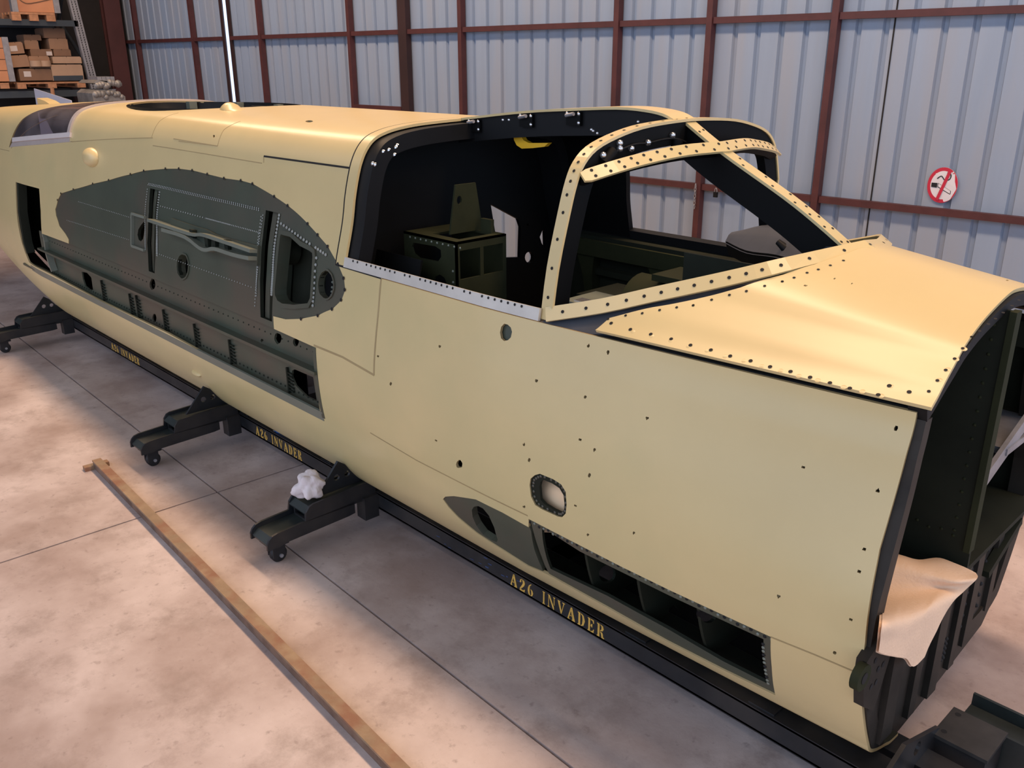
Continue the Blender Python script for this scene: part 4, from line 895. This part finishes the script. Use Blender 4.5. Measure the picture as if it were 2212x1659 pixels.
p = on(1240, 662, 1, 2.5); MB().box(p+Vector((-.02, .02, -.02)), p+Vector((.03, .07, .02))).build('bright_bracket', 'bright', fu)
# anti glare shield
r0 = [on(x, y, 1, Y) for x, y, Y in ((1567, 520, 3.44), (1612, 541, 3.27), (1676, 550, 3.10), (1721, 565, 2.95), (1762, 574, 2.80))]
r1 = [on(x, y, 1, Y) for x, y, Y in ((1592, 502, 3.47), (1645, 487, 3.38), (1705, 490, 3.22), (1765, 508, 3.05), (1810, 532, 2.88))]
r2 = [p+Vector((.22, .02, -.10)) for p in r1]; r3 = [p+Vector((.40, .02, -.26)) for p in r1]
cols = [smooth([a[:], b[:], c[:], d[:]], 4, False) for a, b, c, d in zip(r0, r1, r2, r3)]
rows = [[Vector(q) for q in smooth(r, 4, False)] for r in zip(*cols)]
mb = MB(); mb.grid(rows); mb.grid([[q-Vector((0, 0, .012)) for q in r] for r in rows], flip=True); mb.build('anti_glare_shield', 'coam', fu)
mb = MB(); mb.grid([[q+Vector((0, 0, -.001)) for q in rows[0]], [q+Vector((.02, 0, -.06)) for q in rows[0]]], sm=False); mb.grid([[q+Vector((.01, 0, -.001)) for q in rows[0]], [q+Vector((.03, 0, -.06)) for q in rows[0]]], sm=False, flip=True); mb.build('shield_lip', 'black', fu)
mb = MB(); pp = on(1728, 555, 1, CY+.2); mb.tube([pp+Vector(q) for q in ((-.10, 0, .045), (-.06, 0, .02), (0, 0, .03), (.07, 0, .0), (.14, 0, -.01))], [.012, .02, .03, .03, .012], 8); mb.build('shield_bracket', 'blackg', fu)
pp = on(1690, 488, 1, CY+.25); mb = MB(); mb.tube([pp+Vector(q) for q in ((0, 0, -.02), (.01, 0, .02), (-.01, 0, .04), (.015, 0, .055))], .006, 6); mb.build('shield_hook', 'black', fu)
# yellow grab handle under the spine
hd = [on(x, y, 1, 2.86) for x, y in ((1108, 278), (1122, 278), (1124, 292), (1131, 303), (1142, 309), (1184, 309), (1176, 317), (1150, 320), (1127, 321), (1116, 314), (1110, 302))]
mb = MB(); mb.prism(hd, (0, .025, 0)); mb.build('canopy_jettison_handle', 'yhandle', fu, label='yellow curved handle hanging under the canopy spine')
p = on(1240, 440, 1, 2.5); plateX('grey_placard', -2.42, [pX(x, y, -2.42) for x, y in ((1236, 408), (1258, 412), (1250, 466), (1232, 462))], [], ['casting'], fu, .004)

# ================================================================== DOLLY
RY = 2.285
do = thing('transport_dolly', (-4.5, YC, 0), 'long black steel wheeled dolly carrying the fuselage', 'dolly')
def rail(sgn, name='side_rail', x1=-.55):
    y0 = RY if sgn > 0 else 2*YC-RY; mb = MB(); s = sgn
    mb.box((-8.12, y0, .122), (x1, y0+s*.012, .208)); mb.box((-8.12, y0, .200), (x1, y0+s*.11, .212)); mb.box((-8.12, y0, .118), (x1, y0+s*.11, .130))
    return mb.build(name, 'steel', do)
rail(1); rail(-1, x1=-1.45)
MB().box((-8.12, RY+.16, .14), (-.55, RY+.26, .195)).build('inner_beam', 'steel', do)
for X in (-8.1, -5.045, -3.545, -2.4, -1.3):
    MB().box((X-.06, RY+.012, .135), (X+.06, 2*YC-RY-.012, .190)).build('cross_member', 'steel', do)
for X in (-7.5, -4.9, -3.95, -1.75, -1.2):
    MB().box((X-.05, RY+.01, .212), (X+.05, RY+.07, .218)).build('pad_plate', 'steel', do)
LOWP = [(1.660, .112), (1.6605, .142), (1.672, .164), (1.69, .179), (1.72, .1865), (1.873, .193), (2.155, .197), (2.155, .135), (2.1175, .130), (1.76, .121), (1.726, .111)]
UPP = [(1.872, .190), (1.8796, .237), (1.899, .2615), (1.9225, .270), (2.145, .279), (2.285, .279), (2.285, .185), (2.155, .185)]
def outrigger(X):
    r_ = bpy.data.objects.new('outrigger', None); r_.empty_display_size = .1; COL.objects.link(r_); r_.parent = do; ORG[r_.name] = ORG[do.name]
    for xx in (X+.075, X-.087):
        mb = MB(); mb.prism([(xx, y, z) for y, z in LOWP], (.012, 0, 0)); mb.prism([(xx, y, z) for y, z in UPP], (.012, 0, 0)); mb.build('side_plate', 'steel', r_)
    a, b = X-.0745, X+.0745
    MB().prism([(a, 1.668, .135), (a, 1.70, .160), (a, 1.90, .168), (a, 2.15, .172), (a, 2.15, .160), (a, 1.70, .148), (a, 1.672, .122)], (b-a, 0, 0)).build('channel_floor', 'steel_g', r_)
    MB().prism([(a, 1.878, .228), (a, 1.91, .252), (a, 2.28, .262), (a, 2.28, .250), (a, 1.91, .240), (a, 1.882, .218)], (b-a, 0, 0)).build('upper_plate', 'steel_g', r_)
    mb = MB(); mb.box((X-.055, 1.89, .172), (X+.055, 1.90, .184)); mb.box((X-.055, 1.89, .172), (X-.045, 2.2, .235)); mb.box((X+.045, 1.89, .172), (X+.055, 2.2, .235)); mb.build('box_tube', 'steel', r_)
    gus = [(1.978, .266), (2.112, .418), (2.150, .39), (2.19, .335), (2.245, .285), (2.29, .266)]
    plateX('gusset_plate', X+.03, gus, [ell(2.098, .335, .017, .017, 14), ell(2.16, .335, .016, .016, 14)], ['steel'], r_, .014)
    MB().box((X+.035, 2.20, .08), (X+.11, 2.284, .205)).build('rail_bracket', 'steel', r_)
    mb = MB(); mb.box((X-.055, 1.69, .096), (X+.055, 1.79, .110)); mb.box((X-.01, 1.705, .035), (X-.002, 1.77, .098)); mb.box((X+.042, 1.705, .035), (X+.05, 1.77, .098)); mb.build('caster_fork', 'rubber', r_)
    mb = MB(); mb.tube([(X+.002, 1.744, .042), (X+.008, 1.744, .042), (X+.032, 1.744, .042), (X+.038, 1.744, .042)], [.034, .042, .042, .034], 20); mb.build('caster_wheel', 'rubber', r_)
    MB().cyl((X+.05, 1.744, .042), (X+.058, 1.744, .042), .010, 8).build('axle_bolt', 'galv', r_)
    return r_
og = outrigger(-3.545)
for dx in (-1.5, -4.553):
    c = og.copy(); COL.objects.link(c); c.parent = do; c.location = Vector((dx, 0, 0))*K
    for ch in [q for q in bpy.data.objects if q.parent == og]:
        k = ch.copy(); COL.objects.link(k); k.parent = c
# front end of the dolly
fr = bpy.data.objects.new('front_outrigger', None); fr.empty_display_size = .1; COL.objects.link(fr); fr.parent = do; ORG[fr.name] = ORG[do.name]
plateX('gusset_plate', -.735, [(2.20, .22), (2.22, .30), (2.335, .34), (2.62, .235), (2.62, .05), (2.20, .05)], [ell(2.44, .262, .025, .025, 16)], ['steel'], fr, .014)
MB().box((-.735, 2.60, .06), (-.58, 2.76, .215)).build('end_box', 'steel', fr)
mb = MB(); mb.box((-.745, 2.585, .215), (-.572, 2.765, .228)); mb.build('end_box_lid', 'lid', fr)
mb = MB()
for x, y in ((-.72, 2.735), (-.72, 2.62)): mb.disc((x, y, .2285), (0, 0, 1), .010, 10)
mb.build('lid_hole', 'dark', fr, kind='stuff')
mb = MB(); mb.box((-.73, 2.775, .07), (-.1, 2.787, .20)); mb.box((-.73, 2.90, .07), (-.1, 2.912, .215)); mb.box((-.73, 2.787, .16), (-.1, 2.90, .172)); mb.build('channel_leg', 'steel_g', fr)
MB().box((-.735, RY, .05), (-.58, RY+.012, .12)).build('skirt_plate', 'steel', fr)
MB().tube([(-.60, 2.84, .042), (-.594, 2.84, .042), (-.54, 2.84, .042), (-.534, 2.84, .042)], [.034, .042, .042, .034], 18).build('caster_wheel', 'rubber', fr)
# blue pad scraps and stencilled letters
LT = {  # stencil glyph polygons in a unit box
 'A': (.78, [[(0, 0), (.22, 0), (.22, .05), (.15, .07), (.40, .86), (.34, 1)], [(.38, 1), (.46, 1), (.78, .05), (.78, 0), (.46, 0), (.46, .05), (.54, .07), (.34, .80)], [(.20, .30), (.42, .30), (.40, .36), (.22, .36)]]),
 '2': (.66, [[(.04, .70), (.10, .90), (.28, 1), (.28, .94), (.20, .88), (.22, .72), (.12, .66)], [(.34, 1), (.56, .92), (.64, .74), (.56, .52), (.20, .16), (.08, .10), (.04, .16), (.34, .56), (.42, .74), (.34, .92)], [(.04, 0), (.04, .07), (.20, .14), (.40, .10), (.58, .22), (.64, .24), (.60, 0)]]),
 '6': (.66, [[(.28, 0), (.10, .12), (.03, .36), (.06, .62), (.18, .84), (.42, 1), (.44, .95), (.28, .80), (.24, .5), (.24, .25), (.30, .08)], [(.36, 0), (.36, .06), (.44, .14), (.44, .42), (.36, .52), (.36, .58), (.56, .50), (.64, .30), (.56, .08)]]),
 'I': (.30, [[(.02, 0), (.28, 0), (.28, .05), (.22, .07), (.22, .93), (.28, .95), (.28, 1), (.02, 1), (.02, .95), (.08, .93), (.08, .07), (.02, .05)]]),
 'N': (.80, [[(0, 0), (.20, 0), (.20, .05), (.13, .08), (.13, .80), (.08, .88), (.08, .08), (0, .05)], [(0, 1), (.22, 1), (.66, .22), (.70, 0), (.62, 0), (.10, .92)], [(.60, 1), (.80, 1), (.80, .95), (.73, .93), (.73, .34), (.67, .44), (.67, .93), (.60, .95)]]),
 'V': (.78, [[(0, 1), (.28, 1), (.28, .95), (.22, .93), (.42, .28), (.36, .02)], [(.50, 1), (.78, 1), (.78, .95), (.70, .92), (.42, .02), (.40, .12), (.62, .92), (.50, .95)]]),
 'D': (.74, [[(0, 0), (.26, 0), (.26, 1), (0, 1), (0, .95), (.08, .93), (.08, .07), (0, .05)], [(.34, 0), (.34, .07), (.46, .16), (.50, .5), (.46, .84), (.34, .93), (.34, 1), (.60, .88), (.74, .5), (.60, .12)]]),
 'E': (.64, [[(0, 0), (.24, 0), (.24, 1), (0, 1), (0, .95), (.07, .93), (.07, .07), (0, .05)], [(.30, 1), (.60, 1), (.62, .74), (.56, .74), (.48, .90), (.30, .93)], [(.30, .46), (.42, .38), (.46, .38), (.46, .66), (.42, .66), (.30, .54)], [(.30, 0), (.60, 0), (.64, .28), (.58, .28), (.48, .10), (.30, .07)]]),
 'R': (.74, [[(0, 0), (.26, 0), (.26, 1), (0, 1), (0, .95), (.08, .93), (.08, .07), (0, .05)], [(.33, 1), (.58, .94), (.66, .74), (.58, .56), (.33, .49), (.33, .55), (.44, .62), (.44, .88), (.33, .94)], [(.33, .45), (.52, .42), (.60, .30), (.62, .10), (.74, .06), (.72, 0), (.48, 0), (.42, .30), (.33, .40)]])}
def stencil(x0, x1, z, h):
    txt = 'A26 INVADER'; adv = []; x = 0
    for c in txt:
        if c == ' ': x += .75; continue
        adv.append((c, x)); x += LT[c][0]+.28
    sc = (x1-x0)/(x-.28)
    for c, xx in adv:
        mb = MB()
        for g in LT[c][1]: mb.prism([(x0+(xx+a)*sc, RY-.0002, z+b*h) for a, b in g], (0, -.0014, 0))
        mb.build('stencil_letter', 'ystencil', do)
stencil(-2.44, -1.895, .132, .060); stencil(-4.735, -4.195, .133, .058); stencil(-7.11, -6.55, .133, .056)
mb = MB()
for k in range(12):
    X = random.choice((-3.0, -2.8, -2.65))+random.random()*.35; z = .128+random.random()*.07; mb.obox((X, RY-.0012, z), (.01+.02*random.random(), 0, .002), (0, .001, 0), (0, 0, .003+.004*random.random()))
mb.build('worn_paint_chip', 'chip', do, kind='stuff')
# blue pen lying on the rail
p = on(593, 931, 2, .218); q = on(622, 937, 2, .218); d = (q-p).normalized()
pe = thing('pen', ((p+q)/2)[:], 'blue plastic pen lying on top of the black dolly rail', 'pen')
MB().tube([p, p+d*.012, p+d*.02, q+d*.02], [.002, .004, .009, .009], 10).build('barrel', 'blue', pe)
MB().tube([p-d*.012, p], [.001, .003], 8).build('tip', 'galv', pe)
# crumpled rag
from mathutils import noise as mn
rc = on(671, 1064, 0, -3.545); rg = MB(); rows = []
for i in range(25):
    th = math.pi*i/24; row = []
    for j in range(49):
        ph = 2*math.pi*j/48; d = Vector((math.sin(th)*math.cos(ph), math.sin(th)*math.sin(ph), math.cos(th)))
        k = 1+.55*mn.noise(d*1.4+Vector((3, 1, 7)))+.16*mn.noise(d*2.6+Vector((9, 4, 1)))-.10*abs(mn.noise(d*5+Vector((1, 8, 2))))
        row.append(Vector((d.x*.062, d.y*.076, d.z*.070))*k)
    rows.append(row)
mz = min(q.z for r in rows for q in r); base = Vector((-3.545, rc.y+.0, .274))
rows = [[base+q-Vector((0, 0, max(mz, -.045)))+Vector((0, 0, max(0, max(mz, -.045)-q.z))) for q in r] for r in rows]
rg.grid(rows); setp(rg.build('rag', 'rag', org=base), 'crumpled white cloth rag lying on the black dolly outrigger', 'rag')
# rusty I beam on the floor
A0 = on(202, 1013, 2, 0); A1 = on(804, 1643, 2, 0); dr = (A1-A0).normalized(); nr = Vector((-dr.y, dr.x, 0))
hb = pY(833, 1643, A1.y)[1]; wbm = abs((on(740, 1508, 2, hb)-on(702, 1508, 2, hb)).dot(nr)); A1 = A1+dr*.8
ib = thing('steel_beam', A0[:], 'long rusty tan steel beam lying on the concrete floor', 'beam')
L_ = A1-A0
MB().obox(A0+Vector((0, 0, hb-.010)), L_, nr*wbm, (0, 0, .010)).build('top_flange', 'rust', ib)
MB().obox(A0+nr*.006, L_, nr*wbm, (0, 0, .010)).build('bottom_flange', 'rustd', ib)
MB().obox(A0+nr*.003+Vector((0, 0, .010)), L_, nr*.02, (0, 0, hb-.020)).build('web', 'rustd', ib)
e0 = A0-dr*.03-nr*.05; MB().obox(e0, nr*(wbm+.09), dr*.045, (0, 0, .026)).build('end_plate', 'rust', ib)

# ================================================================== PALLET RACK AND STORES
RX = -14.8
rk = thing('pallet_rack', (RX, 4.5, 0), 'tall blue grey pallet rack with perforated upright in the dark corner', 'rack')
def rp(x, y, X=RX): return on(x, y, 0, X)
def rbox(x0, y0, x1, y1, X, dep, m, name, par=None, **k):
    a, b = rp(x0, y1, X), rp(x1, y0, X); mb = MB(); mb.box((X-dep, a.y, a.z), (X, b.y, b.z)); return mb, a, b
ua, ub = rp(157, 0), rp(208, 200); du = (ua-ub); ua = ua+du*.35; ub = ub-du*1.4
def upright(X, m='galv'):
    o = Vector((X-RX, 0, 0)); mb = MB(); mb.obox(ub+o+Vector((0, -.06, 0)), ua-ub, (0, .12, 0), (-.08, 0, 0)); return mb.build('upright', m, rk)
upright(RX); upright(RX-.85, 'redd')
mb = MB()
for k in range(60):
    q = ub.lerp(ua, .45+.55*k/60)
    for s in (-.024, .024): mb.obox(q+Vector((.001, s-.006, 0)), (0, .012, -.006 if s < 0 else .006), (.002, 0, 0), (0, 0, .022))
mb.build('upright_slot', 'dark', rk, kind='stuff')
for y0, y1 in ((44.5, 57.5), (193, 207)):
    for X in (RX, RX-.95):
        a, b = rp(168 if y0 < 100 else 203, y1), rp(168 if y0 < 100 else 203, y0); MB().box((X-.06, 2.6, a.z), (X, b.y, b.z)).build('rack_beam', 'rack', rk)
for k, (t0, t1) in enumerate(((.45, .62), (.62, .80), (.80, .97))):
    a = ub.lerp(ua, t0)+Vector((-.08 if k % 2 else -.85, 0, 0)); b = ub.lerp(ua, t1)+Vector((-.85 if k % 2 else -.08, 0, 0)); mb = MB(); mb.tube([a, b], .03, 6); mb.build('brace', 'rack', rk)
def pallet(x0, y0, x1, y1, X, label, m='wood', dep=1.0):
    a, b = rp(x0, y1, X), rp(x1, y0, X); h = b.z-a.z; w_ = b.y-a.y; r_ = thing('pallet', ((X-dep/2), (a.y+b.y)/2, a.z), label, 'pallet', 'pallets on the rack')
    for f in (0, .5, 1):
        yc = a.y+.06+(w_-.12)*f
        for g in (0, .5, 1): MB().box((X-.12-(dep-.12)*g, yc-.06, a.z+h*.2), (X-(dep-.12)*g, yc+.06, a.z+h*.72)).build('block', m, r_)
        MB().box((X-dep, yc-.06, a.z), (X, yc+.06, a.z+h*.2)).build('bottom_board', m, r_)
    for g in range(7): MB().box((X-.10-(dep-.10)*g/6, a.y, a.z+h*.74), (X-(dep-.10)*g/6, b.y, a.z+h)).build('top_board', m, r_)
pallet(39, 176, 184, 192, RX+.05, 'wooden pallet carrying the cardboard boxes on the lower rack beam')
pallet(27, 28, 118, 44, RX+.05, 'reddish wooden pallet under the plywood crate on the upper beam')
pallet(-60, 179, 19, 193, RX+.05, 'wooden pallet under the plywood crate at the left picture edge')
def crate(x0, y0, x1, y1, X, label, nb=3, strips=((0, 1),)):
    mb, a, b = rbox(x0, y0, x1, y1, X, .9, 'ply', 'crate'); r_ = thing('crate', (X-.45, (a.y+b.y)/2, a.z), label, 'crate')
    h = b.z-a.z
    for k in range(nb): MB().box((X-.9, a.y, a.z+h*k/nb+.004), (X, b.y, a.z+h*(k+1)/nb-.004)).build('panel', 'ply', r_)
    for y in (a.y-.02, b.y-.06): MB().box((X-.08, y, a.z), (X+.02, y+.08, b.z)).build('metal_corner', 'galv', r_)
    return r_, a, b
c1, a, b = crate(30, -40, 116, 25.5, RX+.02, 'orange plywood crate with metal corners on the upper rack pallet', 1)
MB().tube([Vector((RX+.023, a.y+(b.y-a.y)*u_, a.z+.10+v_)) for u_, v_ in smooth([(.1, .14), (.14, .20), (.2, .14), (.14, .11), (.22, .04), (.4, .02), (.95, .10)], 4, False)], .008, 5).build('stain_mark', 'card2', c1)
crate(-60, 80, 12, 177.5, RX+.02, 'tall orange plywood crate with metal corner at the left picture edge', 4)
def cbox(x0, y0, x1, y1, X, dep, m, label, rot=0, lab=None, flap=True):
    a, b = rp(x0, y1, X), rp(x1, y0, X); cy, w_, h = (a.y+b.y)/2, b.y-a.y, b.z-a.z
    r_ = thing('cardboard_box', (X-dep/2, cy, a.z), label, 'box', 'cardboard boxes on the pallet'); R3 = Matrix.Rotation(rot, 3, 'X'); pv = Vector((X, cy, a.z+h/2))
    f = lambda x, y, z: pv+R3@(Vector((x, y, z))-pv)
    def bb(p, q, nm, mm):
        mb = MB(); mb.obox(f(p[0], p[1], p[2]), R3@Vector((q[0]-p[0], 0, 0)), R3@Vector((0, q[1]-p[1], 0)), R3@Vector((0, 0, q[2]-p[2]))); mb.build(nm, mm, r_)
    bb((X-dep, a.y, a.z), (X, b.y, b.z), 'carton', m)
    if flap: bb((X-dep*.98, a.y+.01, b.z), (X-dep*.02, cy-.004, b.z+.012), 'flap', m); bb((X-dep*.98, cy+.004, b.z), (X-dep*.02, b.y-.01, b.z+.012), 'flap', m)
    if lab: bb((X, a.y+w_*lab[0], a.z+h*lab[1]), (X+.004, a.y+w_*lab[2], a.z+h*lab[3]), 'paper_label', 'label')
    return r_, a, b
cbox(44, 150, 110, 174.5, RX, .45, 'card2', 'brown carton with white label, bottom row of the pallet', 0, (.14, .35, .36, .85))
r2, a, b = cbox(115, 141, 177, 174.5, RX, .5, 'card3', 'large pale carton at the right of the bottom row', 0); MB().box((RX, a.y+.01, a.z), (RX+.004, b.y-.01, a.z+.07)).build('grey_band', 'rack', r2)
cbox(115, 124, 175, 137, RX-.03, .45, 'card3', 'flat pale carton lying on the large pale carton', 0)
cbox(27, 121, 60, 145, RX-.02, .4, 'card', 'tilted carton on the left of the stack', .06)
cbox(22, 93, 49, 116, RX-.03, .38, 'card', 'tilted carton with white label topmost on the left', .07, (.05, .25, .55, .75))
r3, a, b = cbox(65, 123, 106, 147, RX-.04, .42, 'card', 'open carton with two white rolls in its front', 0, None, True)
for f_ in (.30, .72): MB().cyl((RX-.03, a.y+(b.y-a.y)*f_, a.z+.02), (RX-.03, a.y+(b.y-a.y)*f_, a.z+(b.z-a.z)*.66), .085, 14).build('white_roll', 'card3', r3)
cbox(67, 108, 112, 121, RX-.12, .4, 'card2', 'low brown carton with small white label in the middle of the stack', 0, (.72, .1, .98, .75))
cbox(55, 89, 82, 106, RX-.15, .35, 'card', 'small square carton high in the middle of the stack', 0)
cbox(117, 108, 152, 121, RX-.14, .4, 'card2', 'brown carton above the flat pale carton', 0)
cbox(108, 85, 145, 106, RX-.16, .4, 'card', 'second carton from the top on the right', 0)
cbox(96, 63, 139, 82, RX-.18, .4, 'card2', 'topmost dark carton on the right of the stack', 0)
cbox(52, 77, 88, 87, RX-.22, .35, 'card2', 'flat dark carton behind the small square carton', 0)
# castings, panel and stick behind the fuselage
def casting(x0, y0, x1, y1, X, label, seed, zb0=0):
    a, b = rp(x0, y1, X), rp(x1, y0, X); r_ = thing('engine_casting', (X-.3, (a.y+b.y)/2, zb0), label, 'engine part'); rnd = random.Random(seed); w_ = b.y-a.y; h = b.z-a.z
    zs = zb0 if zb0 else a.z-.25; MB().prism([(X, a.y, zs), (X, a.y, a.z+h*.6), (X, a.y+w_*.15, b.z), (X, a.y+w_*.7, b.z-h*.1), (X, b.y, a.z+h*.2), (X, b.y, zs)], (-.6, 0, 0)).build('casing', 'casting', r_)
    if not zb0:
        for yy in (a.y+.05, b.y-.13):
            for xx in (X-.08, X-.58): MB().box((xx-.05, yy, 0), (xx+.03, yy+.08, zs)).build('stand_leg', 'redd', r_)
    for k in range(9):
        y = a.y+.05+(w_-.1)*k/8; z = a.z+h*(.15+.5*rnd.random()); MB().dome((X-.005, y, z), (1, 0, 0), .035+.02*rnd.random(), .04, 8).build('boss', 'casting', r_)
    for k in range(4): y = a.y+w_*(.2+.15*k); MB().box((X-.4, y, b.z-h*.12), (X-.05, y+.06, b.z+(.04 if zb0 else 0))).build('rib', 'galv', r_)
    return b.z
zt0 = casting(201, 192, 268, 214, -13.0, 'lower grey engine casting with bolt bosses beside the rack', 5)
casting(204, 172, 262, 190, -13.0, 'grey engine casting topmost behind the rack upright', 3, zt0+.08)
wpn = [on(x, y, 1, 4.1) for x, y in ((73, 191), (153, 217), (153, 252), (78, 256))]; wpn[2].z = wpn[3].z = 0
MB().prism(wpn, (0, .012, 0)).build('white_panel', 'white', org=wpn[3]); setp(bpy.data.objects['white_panel'], 'pale lilac white sheet panel standing behind the gunner canopy', 'panel')
a, b = rp(112, 188, RX+.3), rp(118, 230, RX+.3); b = a+(b-a)*(a.z/(a.z-b.z)); MB().tube([a, b], .03, 6).build('wooden_stick', 'wood', org=b); setp(bpy.data.objects['wooden_stick'], 'thin light wooden stick leaning before the lower rack beam', 'stick')

# ------------------------------------------------------------------ calico cloth on the nose shelf
def cloth(name, rows_px, n, amp, m, label, fold=.02, seed=0, th=.012):
    R0 = []
    for px, (ax, val) in rows_px: R0.append([on(x, y, ax, val) for x, y in px])
    cols = [smooth([p[:] for p in c], n, False) for c in zip(*R0)]
    rows = [[Vector(q) for q in smooth(list(r), n, False)] for r in zip(*cols)]
    out = []
    for r in rows: out.append([q+Vector((.4, -.25, .5))*(amp*(mn.noise(q*9+Vector((seed, 2, 5)))+.5*mn.noise(q*22))) for q in r])
    mb = MB(); mb.grid(out); mb.grid([[q+Vector((-.7, .2, -.5))*th for q in r] for r in out], flip=True)
    base = out[0][0]; o = mb.build(name, m, org=base); return setp(o, label, 'cloth')
cloth('calico_cloth', [
 ([(1924, 1190), (1950, 1199), (1985, 1209), (2030, 1205), (2075, 1222), (2108, 1238)], (2, .755)),
 ([(1921, 1216), (1950, 1224), (1985, 1234), (2030, 1245), (2070, 1255), (2111, 1250)], (2, .775)),
 ([(1912, 1290), (1942, 1287), (1975, 1282), (2010, 1275), (2045, 1272), (2085, 1276)], (2, .735)),
 ([(1905, 1345), (1930, 1340), (1960, 1335), (1990, 1325), (2015, 1312), (2053, 1308)], (0, -.765)),
 ([(1901, 1385), (1920, 1385), (1945, 1385), (1970, 1378), (1990, 1365), (2018, 1372)], (0, -.760)),
 ([(1899, 1408), (1918, 1415), (1940, 1420), (1960, 1424), (1974, 1440), (1996, 1420)], (0, -.757))], 6, .010, 'pillow', 'folded cream cloth draped over the shelf in the open nose')
cy_ = YC-sec(-1.95, 8)[1]+.045
cloth('calico_cloth', [([(1120, 1010), (1160, 1015), (1200, 1025), (1260, 1040)], (1, cy_+.03)), ([(1120, 1050), (1160, 1052), (1200, 1060), (1260, 1075)], (1, cy_)), ([(1120, 1090), (1160, 1092), (1200, 1100), (1260, 1110)], (1, cy_)), ([(1120, 1150), (1160, 1150), (1200, 1150), (1260, 1160)], (1, cy_+.02))], 4, .015, 'pale', 'cream cloth seen through the small rounded side window', seed=4)
